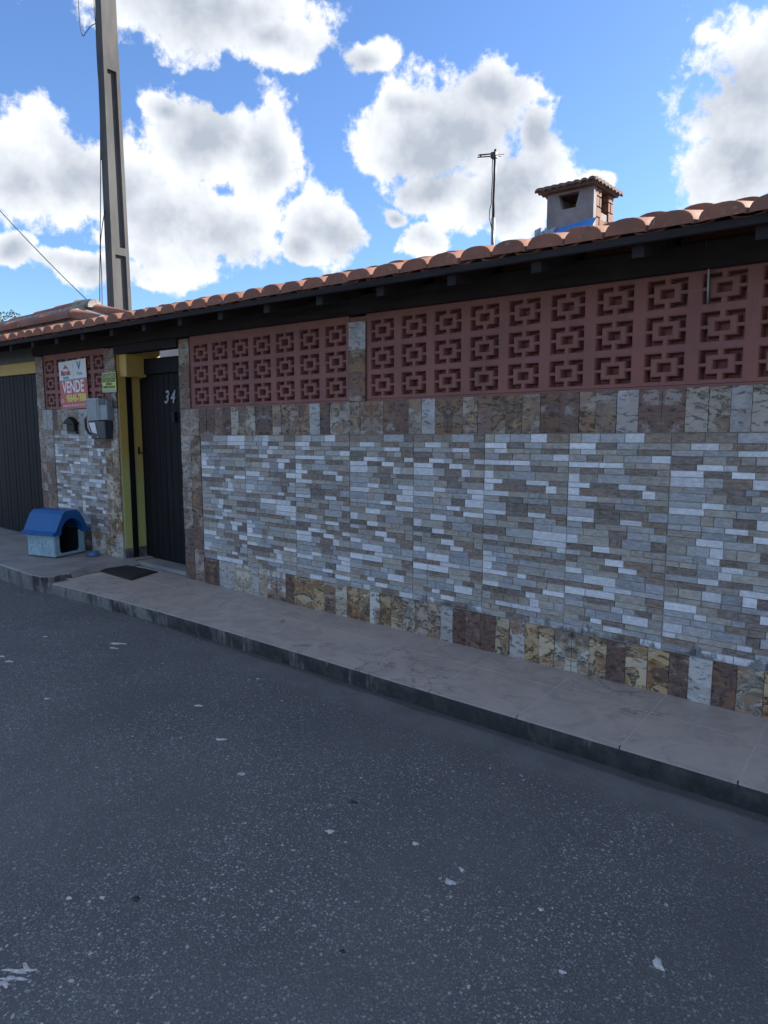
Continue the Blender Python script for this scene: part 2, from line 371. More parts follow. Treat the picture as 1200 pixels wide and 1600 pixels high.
def link(name, me, parent=None, kind=None, loc=None):
    o = bpy.data.objects.new(name, me); COL.objects.link(o)
    if parent: o.parent = parent; 
    if loc is not None: o.location = loc
    if kind: o['kind'] = kind
    return o
def thing(name, label, cat, loc=(0, 0, 0), group=None, rz=0):
    o = bpy.data.objects.new(name, None); COL.objects.link(o); o.empty_display_size = .1; o.location = loc; o.rotation_euler = (0, 0, rz)
    o['label'] = label; o['category'] = cat
    if group: o['group'] = group
    return o
def tag(o, label, cat, group=None):
    o['label'] = label; o['category'] = cat
    if group: o['group'] = group
    return o
def local(parent_obj, child):
    """child's mesh was written in world coordinates: keep it there under a moved parent"""
    child.location = tuple(-c for c in parent_obj.location); return child
def build_under(mb, name, mats, parent, kind=None, bevel=0, seg=2): return local(parent, mb.build(name, mats, parent, kind, bevel, seg))

# ------------------------------------------------------------------ ground, road, pavement
mb = MB(); mb.poly([(-300, -300, -.012), (300, -300, -.012), (300, 300, -.012), (-300, 300, -.012)])
mb.build('ground', 'ground_soil', kind='structure')
KERB = [(-14, -1.0), (-8.2, -.96), (-7.6, -.99), (-6.9, -.985), (-6.3, -.93), (-5.2, -.865), (-4.5, -.846), (-2.6, -.833), (-.56, -.81), (3.0, -.80)]
def kerb_y(x):
    for (a, ya), (b, yb) in zip(KERB, KERB[1:]):
        if x <= b: return ya+(yb-ya)*(x-a)/(b-a)
    return KERB[-1][1]
mb = MB(); n = 90
for i in range(n):                       # road sheet, its edge tucked under the kerb
    xa = -14+i*17/n; xb = -14+(i+1)*17/n
    mb.poly([(xa, -9, 0), (xb, -9, 0), (xb, kerb_y(xb)+.04, 0), (xa, kerb_y(xa)+.04, 0)])
mb.poly([(-120, -9, 0), (-14, -9, 0), (-14, -.96, 0), (-120, -.96, 0)]); mb.poly([(3, -9, 0), (120, -9, 0), (120, -.76, 0), (3, -.76, 0)])
road = mb.build('road', 'asphalt', kind='structure')
def spot(px, py, w, h, rot, mat, name, rag=.25):
    c = onZ(px, py, 0); mb = MB(); k = 16; ph = random.random()*9
    pts = []
    for i in range(k):
        a = 2*math.pi*i/k; r = 1+rag*(math.sin(3*a+ph)*.6+math.sin(5*a+ph*2)*.5+random.uniform(-.5, .5))
        x, y = w/2*r*math.cos(a), h/2*r*math.sin(a)
        pts.append((c.x+x*math.cos(rot)-y*math.sin(rot), c.y+x*math.sin(rot)+y*math.cos(rot)))
    ctr = mb.vert((c.x, c.y, .005)); ring = [mb.vert((x, y, .0042)) for x, y in pts]; low = [mb.vert((c.x+(x-c.x)*1.04, c.y+(y-c.y)*1.04, .0008)) for x, y in pts]
    for i in range(k): j = (i+1) % k; mb.face((ctr, ring[i], ring[j]), 0, True); mb.face((ring[i], low[i], low[j], ring[j]), 0, True)
    mb.build(name, mat, road)
for px, py, w, h, rot in [(515, 1300, .033, .022, .3), (649, 1319, .026, .017, .2), (703, 1379, .036, .026, .2), (721, 1359, .026, .012, -.4), (1028, 1507, .052, .026, -1.0),
                          (378, 1210, .03, .02, .4), (345, 1156, .05, .02, .7), (310, 1103, .045, .02, .6), (184, 1006, .11, .03, .6), (178, 1013, .06, .02, .4), (14, 1034, .055, .028, .6), (3, 1026, .04, .02, .5),
                          (71, 995, .035, .015, .6), (403, 1061, .02, .012, .6), (108, 1404, .02, .014, .4), (160, 1404, .018, .012, .2), (73, 1092, .03, .014, .6), (845, 1422, .016, .012, .2), (878, 1520, .02, .012, .3)]:
    spot(px, py, w, h, rot, 'paint_spot', 'pale_splash', .35)
for px, py, w, h, rot in [(33, 1518, .075, .016, .75), (20, 1530, .06, .014, .7), (6, 1538, .035, .02, .3), (42, 1513, .03, .01, 0)]: spot(px, py, w, h, rot, 'paint_spot', 'pale_splash', .6)
for px, py, w, h, rot in [(553, 1254, .032, .02, .3), (212, 1405, .03, .02, .2), (535, 1487, .02, .012, 0)]: spot(px, py, w, h, rot, 'oil_spot', 'dark_stain', .2)

PZ = .115
pave = bpy.data.objects.new('pavement', None); COL.objects.link(pave); pave['kind'] = 'structure'; pave.location = (-2, -.4, 0)
# kerb body with an uneven worn top arris
mb = MB(); xs = [-6.95+i*.05 for i in range(int((3.0+6.95)/.05)+1)]
prev = None
for x in xs:
    y = kerb_y(x)+random.uniform(-.004, .004); zt = PZ-.006+random.uniform(-.003, .002)
    ring = [(x, y+.012+random.uniform(-.004, .004), -.02), (x, y+.004+random.uniform(-.004, .004), zt*.5), (x, y+.002, zt-.014), (x, y+.010, zt-.002), (x, y+.06, zt), (x, .25, zt), ]
    idx = [mb.vert(p) for p in ring]
    if prev:
        for k in range(len(ring)-1): mb.face((prev[k], idx[k], idx[k+1], prev[k+1]), 0, k < 3)
    prev = idx
build_under(mb, 'kerb', 'kerb_concrete', pave)
# porcelain tiles, two rows
JX = [-6.66, -6.12, -5.58, -5.02, -4.48, -3.93, -3.40, -2.85, -2.32, -1.76, -1.215, -.70, -.16, .38, .92, 1.46, 2.0, 2.54]
YM = -.316
mbg = MB()
mbg.poly([(-6.75, -.79, PZ-.0009), (2.6, -.79, PZ-.0009), (2.6, .02, PZ-.0009), (-6.75, .02, PZ-.0009)]); build_under(mbg, 'tile_joints', 'pale_grout', pave)
for i in range(len(JX)-1):
    for r in range(2):
        g = .0036; x0, x1 = JX[i]+g, JX[i+1]-g
        sk = .06
        mb = MB(); dz = random.uniform(-.0004, .0006)
        if r == 0: ys = lambda x: kerb_y(x)+.004; ye = lambda x: YM-g
        else: ys = lambda x: YM+g; ye = lambda x: .012
        def P(x, y, z): return (x-sk*(y+.4), y, z)
        a = [P(x0, ys(x0), PZ+dz), P(x1, ys(x1), PZ+dz), P(x1, ye(x1), PZ+dz), P(x0, ye(x0), PZ+dz)]
        lo = [(p[0], p[1], PZ-.012) for p in a]
        mb.hexa(lo+a); build_under(mb, 'paving_tile', 'paving_porcelain', pave)

# driveway slab in front of the garage: its broken corner ends in a low step
drive = bpy.data.objects.new('driveway', None); COL.objects.link(drive); drive['kind'] = 'structure'; drive.location = (-9, -.4, 0)
DZ = .168
out = [(-14, -1.01), (-8.2, -.975), (-7.6, -1.0), (-7.0, -1.005), (-6.78, -.985), (-6.70, -.90), (-6.74, -.80), (-6.72, -.74), (-6.86, -.52), (-6.93, -.30), (-6.90, -.12), (-6.86, .30), (-14, .30)]
mb = MB(); N_ = len(out)
top = [mb.vert((x, y, DZ+.004*math.sin(x*3))) for x, y in out]; mid = [mb.vert((x+.006, y-.010, DZ-.012)) for x, y in out]; low = [mb.vert((x+random.uniform(-.012, .012), y+random.uniform(-.004, .012), -.01)) for x, y in out]
mb.face(top, 0)
for i in range(N_):
    j = (i+1) % N_; mb.face((mid[i], mid[j], top[j], top[i]), 0); mb.face((low[i], low[j], mid[j], mid[i]), 1)
build_under(mb, 'slab', ['slab_concrete', 'kerb_concrete'], drive)
# sloped mortar fillet between slab and pavement
mb = MB()
pts = [(-6.72, -.74), (-6.86, -.52), (-6.93, -.30), (-6.90, -.12), (-6.88, .05)]
off = [.05, .10, .16, .14, .10]
for (a, b_), (oa, ob) in zip(zip(pts, pts[1:]), zip(off, off[1:])):
    mb.poly([(a[0]-.005, a[1], DZ-.003), (a[0]+oa, a[1], PZ+.002), (b_[0]+ob, b_[1], PZ+.002), (b_[0]-.005, b_[1], DZ-.003)], 0, smooth=True)
build_under(mb, 'mortar_fillet', 'slab_concrete', drive)

# ------------------------------------------------------------------ wall pieces
WHITE = [(.76, .78, .80), (.69, .715, .745), (.72, .735, .76)]
GREY = [(.355, .37, .385), (.41, .42, .43), (.30, .312, .325), (.46, .47, .48), (.38, .38, .374)]
BEIGE = [(.385, .345, .285), (.33, .30, .255), (.42, .39, .335), (.35, .328, .285)]
BROWN = [(.20, .152, .117), (.155, .122, .098), (.225, .178, .14), (.18, .145, .118), (.23, .165, .12)]
def strip_col(rng):
    r = rng.random()
    pal = WHITE if r < .23 else GREY if r < .50 else BEIGE if r < .78 else BROWN
    c = rng.choice(pal); k = rng.uniform(.88, 1.1); return (c[0]*k, c[1]*k, c[2]*k, 1)
def panel_pattern(seed, heights):
    rng = random.Random(seed); out = []; tot = sum(heights); v = 0; lastw = False
    for h in heights:
        u = 0; cuts = [0]
        while True:
            w = rng.choice((.12, .17, .20, .24, .28, .31))*rng.uniform(.92, 1.08)
            if u+w > .90: break
            u += w; cuts.append(u)
        cuts.append(1.0)
        for a, b in zip(cuts, cuts[1:]):
            c = strip_col(rng)
            while lastw and c[0] > .45 and rng.random() < .8: c = strip_col(rng)
            lastw = c[0] > .45
            out.append((a, b, v/tot, (v+h)/tot, c, rng.uniform(.0005, .005)))
        v += h
    return out
HS = [1.0, .85, .75, 1.25, .9, .8, 1.1, .75, 1.25, .85, .8, 1.0, .75, .9, 1.3]
PATS = [panel_pattern(s, HS) for s in (11, 23, 37, 51, 68)]

def strip_geo(mb, x0, x1, zf0, zf1, y, d, c, m=0):
    """one chamfered stone strip; zf0/zf1 give its lower and upper edge height at x"""
    g = .0011; e = .0016
    x0 += g; x1 -= g
    if x1-x0 < .01: return
    o = [(x0, zf0(x0)+g), (x1, zf0(x1)+g), (x1, zf1(x1)-g), (x0, zf1(x0)-g)]
    i_ = [(x0+e, zf0(x0)+g+e), (x1-e, zf0(x1)+g+e), (x1-e, zf1(x1)-g-e), (x0+e, zf1(x0)-g-e)]
    b = [mb.vert((x, y, z), c) for x, z in o]
    f = [mb.vert((x, y-d-.003+random.uniform(-.0008, .0008), z), c) for x, z in i_]
    mb.face(f, m)
    for k in range(4): mb.face((b[k], b[(k+1) % 4], f[(k+1) % 4], f[k]), m)

def stone_geo(mb, x0, x1, z0f, z1f, y, d, c, seed, mirror=False):
    """one split-faced stone tile with a rough front; heights as functions of x"""
    g = .0014; rng = random.Random(seed*7+int(x0*1000)); nx, nz = 3, 5
    x0 += g; x1 -= g; ids = {}
    ox, oz = (seed*1.37) % 17, (seed*2.71) % 13
    def tcx(x): return ((x1-x) if mirror else (x-x0))+ox
    for i in range(nx+1):
        for j in range(nz+1):
            x = x0+(x1-x0)*i/nx; za, zb = z0f(x)+g, z1f(x)-g; z = za+(zb-za)*j/nz
            edge = i in (0, nx) or j in (0, nz)
            dep = d+(rng.uniform(-.003, .003) if not edge else rng.uniform(-.0035, 0))
            ids[i, j] = mb.vert((x, y-dep, z), c, (tcx(x), z+oz, seed % 5))
    for i in range(nx):
        for j in range(nz): mb.face((ids[i, j], ids[i+1, j], ids[i+1, j+1], ids[i, j+1]), 0, False)
    rim = [(i, 0) for i in range(nx+1)]+[(nx, j) for j in range(1, nz+1)]+[(i, nz) for i in range(nx-1, -1, -1)]+[(0, j) for j in range(nz-1, 0, -1)]
    back = {}
    for k in rim:
        p = mb.v[ids[k]]; back[k] = mb.vert((p[0], y, p[2]), c, mb.t[ids[k]])
    for a, b in zip(rim, rim[1:]+rim[:1]): mb.face((ids[b], ids[a], back[a], back[b]), 0)
STONES = [((.40, .33, .215), .9), ((.45, .41, .33), .55), ((.120, .070, .060), .35), ((.42, .415, .395), .3), ((.44, .35, .22), 1.0), ((.38, .27, .145), 1.0), ((.30, .24, .185), .9), ((.40, .37, .31), .8), ((.15, .095, .078), .5), ((.46, .44, .40), .9)]
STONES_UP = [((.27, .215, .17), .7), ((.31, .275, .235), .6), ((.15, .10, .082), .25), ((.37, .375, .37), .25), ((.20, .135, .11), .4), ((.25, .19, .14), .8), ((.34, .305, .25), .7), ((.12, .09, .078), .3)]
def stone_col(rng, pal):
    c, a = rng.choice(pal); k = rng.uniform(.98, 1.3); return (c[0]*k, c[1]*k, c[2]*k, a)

def block_mesh():
    """breeze block: frame, square ring and four short ties, cut right through"""
    W, H, T_ = .285, .193, .066; DR = .0085
    fx = (W-.210)/2; fz = (H-.152)/2
    gx = [0, fx]+[fx+.210*k/335 for k in (55, 110, 145, 190, 225, 280, 335)]+[W]
    gz = [0, fz]+[fz+.152*k/265 for k in (50, 90, 118, 147, 175, 215, 265)]+[H]
    n = 9
    solid = [[False]*n for _ in range(n)]
    for i in range(n):
        for j in range(n):
            fr = i in (0, 8) or j in (0, 8)
            a, b = i-1, j-1      # 0..6 inside the frame; 1 and 5 = ring bars, 3 = tie
            ring = (1 <= a <= 5 and 1 <= b <= 5) and (a in (1, 5) or b in (1, 5))
            tie = (a == 3 and b in (0, 6)) or (b == 3 and a in (0, 6))
            solid[i][j] = fr or ring or tie
    mb = MB(); cache = {}
    def V(i, j, y):
        k = (i, j, y)
        if k not in cache:
            ox = oz = 0
            if y > 0:                    # mould draft: the holes narrow towards the back
                for a in (-1, 0):
                    for b in (-1, 0):
                        if 0 <= i+a < n and 0 <= j+b < n and not solid[i+a][j+b]: ox += 1 if a == 0 else -1; oz += 1 if b == 0 else -1
                ox = max(-1, min(1, ox))*DR; oz = max(-1, min(1, oz))*DR*.8
            cache[k] = mb.vert((gx[i]+ox, y, gz[j]+oz))
        return cache[k]
    for i in range(n):
        for j in range(n):
            if not solid[i][j]: continue
            mb.face((V(i, j, 0), V(i+1, j, 0), V(i+1, j+1, 0), V(i, j+1, 0)))
            for di, dj, e in ((-1, 0, ((i, j+1), (i, j))), (1, 0, ((i+1, j), (i+1, j+1))), (0, -1, ((i, j), (i+1, j))), (0, 1, ((i+1, j+1), (i, j+1)))):
                a, b = i+di, j+dj
                if 0 <= a < n and 0 <= b < n and solid[a][b]: continue
                p, q = e; mb.face((V(*p, 0), V(*p, T_), V(*q, T_), V(*q, 0)))
    me = mb.mesh('breeze_block', ['red_paint'])
    bm = bmesh.new(); bm.from_mesh(me); bmesh.ops.recalc_face_normals(bm, faces=bm.faces)
    def rim(e): return all(v.co.x < 1e-5 or v.co.x > W-1e-5 for v in e.verts) or all(v.co.z < 1e-5 or v.co.z > H-1e-5 for v in e.verts)
    es = [e for e in bm.edges if len(e.link_faces) == 2 and e.calc_face_angle(0) > 1.0 and not rim(e) and all(v.co.y < .01 for v in e.verts)]
    bmesh.ops.bevel(bm, geom=es, offset=.004, segments=2, affect='EDGES', clamp_overlap=True)
    bm.to_mesh(me); bm.free(); me.update(); return me
BLOCK = block_mesh()
BW, BH = .285, .193

def in_view(pts):
    q = [pr(p) for p in pts]
    return all(z > .1 for _, _, z in q) and max(x for x, _, _ in q) > 0 and min(x for x, _, _ in q) < 1200 and min(y for _, y, _ in q) < 1600
def px_area(x0, x1, z0, z1):
    q = [pr((x, 0, z)) for x, z in ((x0, z0), (x1, z0), (x1, z1), (x0, z1))]
    return abs(sum(q[i][0]*q[(i+1) % 4][1]-q[(i+1) % 4][0]*q[i][1] for i in range(4)))/2

def clad(parent, panels, limit):
    """panels: (x0, x1, z0f, z1f, pattern, clip) -> the largest strips as parts of their own, the rest as one"""
    items = []
    for (x0, x1, z0f, z1f, pat, clip) in panels:
        for (a, b, v0, v1, c, d) in pat:
            xa, xb = x0+(x1-x0)*a, x0+(x1-x0)*b
            f0 = (lambda x, v=v0, A=z0f, B=z1f: A(x)+(B(x)-A(x))*v); f1 = (lambda x, v=v1, A=z0f, B=z1f: A(x)+(B(x)-A(x))*v)
            if clip:
                xb = min(xb, clip((f0(xa)+f1(xa))/2))
                if xb-xa < .02: continue
            k = random.uniform(.94, 1.06); c2 = (c[0]*k, c[1]*k, c[2]*k, 1)
            xm = (xa+xb)/2; vis = in_view([(xa, 0, f0(xa)), (xb, 0, f1(xb))])
            items.append((px_area(xa, xb, f0(xm), f1(xm)) if vis else 0, xa, xb, f0, f1, d, c2))
    items.sort(key=lambda t: -t[0]); rest = MB()
    for n, (ar, xa, xb, f0, f1, d, c) in enumerate(items):
        if n < limit and ar > 0:
            mb = MB(); strip_geo(mb, xa, xb, f0, f1, .0, d, c); build_under(mb, 'stone_strip', 'ledger_stone', parent)
        else: strip_geo(rest, xa, xb, f0, f1, .0, d, c)
    if rest.v: build_under(rest, 'stone_cladding', 'ledger_stone', parent, 'stuff')

def zr(x): return 1.752+.0142*(x+5.83)        # foot of the breeze blocks
def zt(x): return 1.508+.0165*(x+5.58)        # top of the strip cladding
def zb(x): return .362
def zg(x): return PZ-.004

def run_stones(parent, x0, x1, z0f, z1f, pal, seed, w=.115, d=.012, name='stone_tile'):
    rng = random.Random(seed); x = x0; s = seed*10; pend = None
    while x < x1-.03:
        ww = w*rng.uniform(.86, 1.12)
        if x1-(x+ww) < .05: ww = x1-x
        if pend is not None and rng.random() < .10: sd, c, mir = pend[0], pend[1], True; pend = None
        else: s += 1; sd, c, mir = s, stone_col(rng, pal), False; pend = (sd, c)
        mb = MB(); stone_geo(mb, x, x+ww, z0f, z1f, 0, d+rng.uniform(-.003, .003), c, sd, mir); build_under(mb, name, 'rustic_stone', parent); x += ww
def column_stones(parent, x0, x1, z0, z1, pal, seed, h=.24, d=.012):
    rng = random.Random(seed); z = z0; s = seed*10
    while z < z1-.03:
        hh = h*rng.uniform(.8, 1.2)
        if z1-(z+hh) < .09: hh = z1-z
        s += 1; a, b = z, z+hh; mb = MB()
        stone_geo(mb, x0, x1, lambda x, a=a: a, lambda x, b=b: b, 0, d+rng.uniform(-.003, .003), stone_col(rng, pal), s); build_under(mb, 'stone_tile', 'rustic_stone', parent); z += hh

# ---------------- long wall
WX1 = 2.3
wall = thing('boundary_wall', 'long street wall with reddish breeze blocks above grey and white stacked stone cladding', 'wall', (-2, .1, 0))
mb = MB(); mb.box(-5.85, WX1, .02, .24, -.05, 1.752, 0); build_under(mb, 'lower_wall', 'grout', wall)
mb = MB(); mb.box(-5.85, WX1, .071, .24, 1.7535, 2.60, 0); build_under(mb, 'upper_wall', 'red_paint', wall)
mb = MB(); mb.box(-5.845, WX1, .0005, .0195, .0, 1.745, 0); build_under(mb, 'joint_bed', 'grout', wall)
GX = [-5.545, -4.908, -4.268, -3.663, -3.05, -2.467, -1.878, -1.283, -.69, -.10, .49, 1.08, 1.67, 2.28]
panels = []; seq = random.Random(5)
zm = lambda x: (zb(x)+zt(x))/2
for i in range(len(GX)-1):
    for r in range(2):
        panels.append((GX[i]+.001, GX[i+1]-.001, (lambda x: zb(x)+.002) if r == 0 else (lambda x: zm(x)+.001), (lambda x: zm(x)-.001) if r == 0 else (lambda x: zt(x)-.002), PATS[seq.randrange(5)], None))
clad(wall, panels, 300)
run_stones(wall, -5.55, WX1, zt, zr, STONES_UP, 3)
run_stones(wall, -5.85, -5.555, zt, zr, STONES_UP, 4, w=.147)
run_stones(wall, -5.55, WX1, zg, zb, STONES, 7)
column_stones(wall, -5.85, -5.70, PZ-.004, 1.505, STONES_UP, 9); column_stones(wall, -5.70, -5.552, PZ-.004, 1.505, STONES_UP, 15, h=.27)
column_stones(wall, -5.85, -5.685, zr(-5.76)+.002, 2.40, STONES_UP, 21, h=.22)
column_stones(wall, -3.665, -3.498, zr(-3.58)+.002, 2.365, STONES_UP, 27, h=.2)
def blocks(parent, x0, n, rows=3, part=None):
    for i in range(n):
        xa = x0+i*BW
        for r in range(rows):
            o = link('breeze_block', BLOCK, parent); o.location = Vector((xa, .004, zr(xa+BW/2)+.014+r*BH))-Vector(parent.location)
            o.rotation_euler = (0, -.0142, 0)
blocks(wall, -5.662, 7); blocks(wall, -3.486, 20)
mb = MB(); mb.box(-5.684, -5.663, .004, .07, 1.76, 2.42); mb.box(-3.494, -3.487, .004, .07, 1.78, 2.42)
build_under(mb, 'jamb_fill', 'red_paint', wall)
# smooth bands above and below the block courses
for xa, xb in ((-5.684, -3.666), (-3.497, WX1)):
    mb = MB(); mb.hexa([(xa, .006, zr(xa)), (xb, .006, zr(xb)), (xb, .07, zr(xb)), (xa, .07, zr(xa)), (xa, .006, zr(xa)+.0135), (xb, .006, zr(xb)+.0135), (xb, .07, zr(xb)+.0135), (xa, .07, zr(xa)+.0135)])
    build_under(mb, 'sill_band', 'red_paint', wall)
    mb = MB(); za = .0145+3*BH; mb.hexa([(xa, .002, zr(xa)+za), (xb, .002, zr(xb)+za), (xb, .07, zr(xb)+za), (xa, .07, zr(xa)+za), (xa, .002, 2.5), (xb, .002, 2.5), (xb, .07, 2.5), (xa, .07, 2.5)])
    build_under(mb, 'top_band', 'red_paint', wall)
mb = MB(); mb.box(-3.664, -3.499, .006, .07, 1.79, 2.40); mb.box(-5.848, -5.686, .006, .07, 1.76, 2.40); build_under(mb, 'pilaster', 'red_paint', wall)
mb = MB(); mb.tube([(-1.149, -.05, 2.55), (-1.146, -.048, 2.47), (-1.142, -.012, 2.41), (-1.140, -.008, 2.30), (-1.139, -.008, 2.24)], .006, 6); build_under(mb, 'hanging_cable', 'galvanised', wall)

# ---------------- pier between garage gate and street door
pier = thing('gate_pier', 'narrow clad pier between the dark garage gate and the street door', 'wall', (-7.9, .1, 0))
PX0, PX1 = -8.84, -7.0
PJ = 1.535; PR_ = 1.775
mb = MB(); mb.box(PX0, PX1, .02, .40, -.05, PR_); build_under(mb, 'lower_wall', 'grout', pier)
mb = MB(); mb.box(PX0, PX1, .071, .40, PR_+.0015, 2.42); build_under(mb, 'upper_wall', 'red_paint', pier)
mb = MB(); mb.box(PX0+.005, PX1-.005, .0005, .0195, 0, PR_-.01); build_under(mb, 'joint_bed', 'grout', pier)
cst = lambda z: (lambda x: z)
def notch(z): return -7.52 if z > 1.345 else -7.285
pp = []
for a, b, k in ((-8.46, -7.86, 1), (-7.858, -7.26, 3)):
    pp.append((a, b, cst(.40), cst(.955), PATS[k], notch)); pp.append((a, b, cst(.957), cst(PJ-.002), PATS[(k+1) % 5], notch))
clad(pier, pp, 200)
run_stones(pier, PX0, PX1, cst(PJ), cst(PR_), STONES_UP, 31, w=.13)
column_stones(pier, PX0, PX0+.16, .14, PJ-.002, STONES_UP, 33, h=.3); column_stones(pier, PX0+.16, -8.462, .14, PJ-.002, STONES_UP, 35, h=.33)
column_stones(pier, -7.28, -7.14, .14, 1.343, STONES, 37, h=.3); column_stones(pier, -7.14, PX1, .14, PJ-.002, STONES, 39, h=.28)
column_stones(pier, -7.515, -7.142, 1.347, PJ-.002, STONES_UP, 41, h=.19)
run_stones(pier, -8.46, -7.282, cst(.14), cst(.398), STONES, 43, w=.16)
for i in range(5):
    for r in range(3):
        o = link('breeze_block', BLOCK, pier); o.location = Vector((-8.64+i*BW, .004, PR_+.014+r*BH))-Vector(pier.location)
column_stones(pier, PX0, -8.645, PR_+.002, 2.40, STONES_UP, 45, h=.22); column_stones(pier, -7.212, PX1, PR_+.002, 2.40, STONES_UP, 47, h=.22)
mb = MB(); mb.box(PX0+.002, -8.642, .006, .07, PR_+.003, 2.40); mb.box(-7.212, PX1-.002, .006, .07, PR_+.003, 2.40); mb.box(-8.64, -7.214, .006, .07, PR_+.003, PR_+.0135); mb.box(-8.641, -7.213, .003, .07, PR_+.0145+3*BH, 2.42)
build_under(mb, 'block_surround', 'red_paint', pier)
# yellow painted return facing the door, with its grey foot and the short lintel stub
mb = MB(); mb.box(-6.9985, -6.985, .012, .52, .27, 2.425); build_under(mb, 'yellow_reveal', 'yellow_paint', pier)
mb = MB(); mb.box(-6.9985, -6.983, .012, .52, .10, .268); build_under(mb, 'reveal_skirting', 'kerb_concrete', pier)
mb = MB(); mb.box(-6.984, -6.845, .03, .275, 2.10, 2.335); build_under(mb, 'lintel_stub', 'yellow_paint', pier, bevel=.004)

# ---------------- street door
door = thing('street_door', 'tall dark plank street door bearing the number 34', 'door', (-6.4, .28, PZ))
DY = .262
mb = MB(); mb.box(-6.955, -5.86, DY+.012, DY+.04, .15, 2.255); build_under(mb, 'door_leaf', 'gate_wood', door)
x = -6.952
for wd in [.085, .12, .10, .115, .095, .12, .11, .105, .12, .118]:
    if x+wd > -5.862: wd = -5.862-x
    if wd < .03: break
    mb = MB(); mb.box(x+.003, x+wd-.003, DY-random.uniform(0, .004), DY+.0115, .155, 2.125+random.uniform(-.003, .003)); build_under(mb, 'plank', 'gate_wood', door, bevel=.003, seg=1); x += wd
mb = MB(); mb.box(-6.845, -5.86, DY-.03, DY+.011, 2.13, 2.29); build_under(mb, 'top_rail', 'gate_wood', door, bevel=.004)
mb = MB(); mb.box(-6.982, -6.957, DY-.004, DY+.03, .14, 2.098); build_under(mb, 'hinge_stile', 'gate_wood', door, bevel=.003)
mb = MB(); mb.box(-6.984, -6.970, .095, .158, .118, 2.098); build_under(mb, 'door_post', 'gate_wood', door, bevel=.004)
mb = MB(); mb.box(-6.36, -6.31, DY-.035, DY-.005, 1.63, 1.73); mb.box(-6.40, -6.36, DY-.022, DY-.008, 1.70, 1.725); build_under(mb, 'lock', 'black_metal', door, bevel=.003)
mb = MB(); mb.tube([(-6.975, .215, 1.30), (-6.95, .215, 1.30), (-6.94, .222, 1.30), (-6.90, .245, 1.30), (-6.86, .255, 1.297)], .006, 6); mb.box(-6.984, -6.972, .205, .222, 1.285, 1.36); build_under(mb, 'latch', 'black_metal', door)
mb = MB(); mb.box(-6.98, -5.86, .06, .40, .10, .148); build_under(mb, 'threshold', 'slab_concrete', door, bevel=.004)

def text_mesh(txt, size, mat, name, parent, loc, rot, sx=1.0, shear=0, extrude=.0012, align='CENTER', bold=0):
    cu = bpy.data.curves.new(name, 'FONT'); cu.body = txt; cu.size = size; cu.align_x = align; cu.extrude = extrude; cu.shear = shear; cu.offset = bold; cu.resolution_u = 4
    ob = bpy.data.objects.new(name, cu); COL.objects.link(ob)
    dg = bpy.context.evaluated_depsgraph_get(); me = bpy.data.meshes.new_from_object(ob.evaluated_get(dg)); bpy.data.objects.remove(ob)
    me.materials.clear(); me.materials.append(MATS[mat]); me.name = name
    o = link(name, me, parent); o.rotation_euler = rot; o.scale = (sx, 1, 1); o.location = Vector(loc)-Vector(parent.location); return o
FRONT = (math.pi/2, 0, 0)
text_mesh('3', .185, 'number_metal', 'number_digit', door, (-6.475, DY-.010, 1.825), FRONT, .9, .3, .004, bold=.002)
text_mesh('4', .185, 'number_metal', 'number_digit', door, (-6.365, DY-.010, 1.825), FRONT, .85, .3, .004, bold=.002)

# ---------------- garage gate
gate = thing('garage_gate', 'wide dark vertical-plank garage gate under a yellow beam', 'gate', (-10, .06, DZ))
GY = .05
mb = MB(); mb.box(-11.4, -8.86, GY+.012, GY+.05, DZ+.01, 2.22); build_under(mb, 'gate_frame', 'gate_wood', gate)
x = -11.4
while x < -8.88:
    wd = min(.105, -8.862-x); mb = MB(); mb.box(x+.003, x+wd-.003, GY-random.uniform(0, .004), GY+.0115, DZ+.012, 2.215); build_under(mb, 'plank', 'gate_wood', gate, bevel=.003, seg=1); x += wd
lint = thing('garage_lintel', 'yellow beam and weathered panel above the garage gate', 'lintel', (-10, .1, 2.2))
mb = MB(); mb.box(-11.6, -8.845, .03, .25, 2.225, 2.365); build_under(mb, 'beam', 'yellow_paint', lint, bevel=.004)
mb = MB(); mb.box(-11.6, -8.845, .06, .2, 2.367, 2.55); build_under(mb, 'weathered_panel', 'meter_dark', lint)
mb = MB(); mb.box(-11.9, -11.42, .0, .4, -.02, 2.22); tag(mb.build('garage_end_pier', 'white_plaster'), 'plain plastered pier at the far end of the garage gate', 'wall')

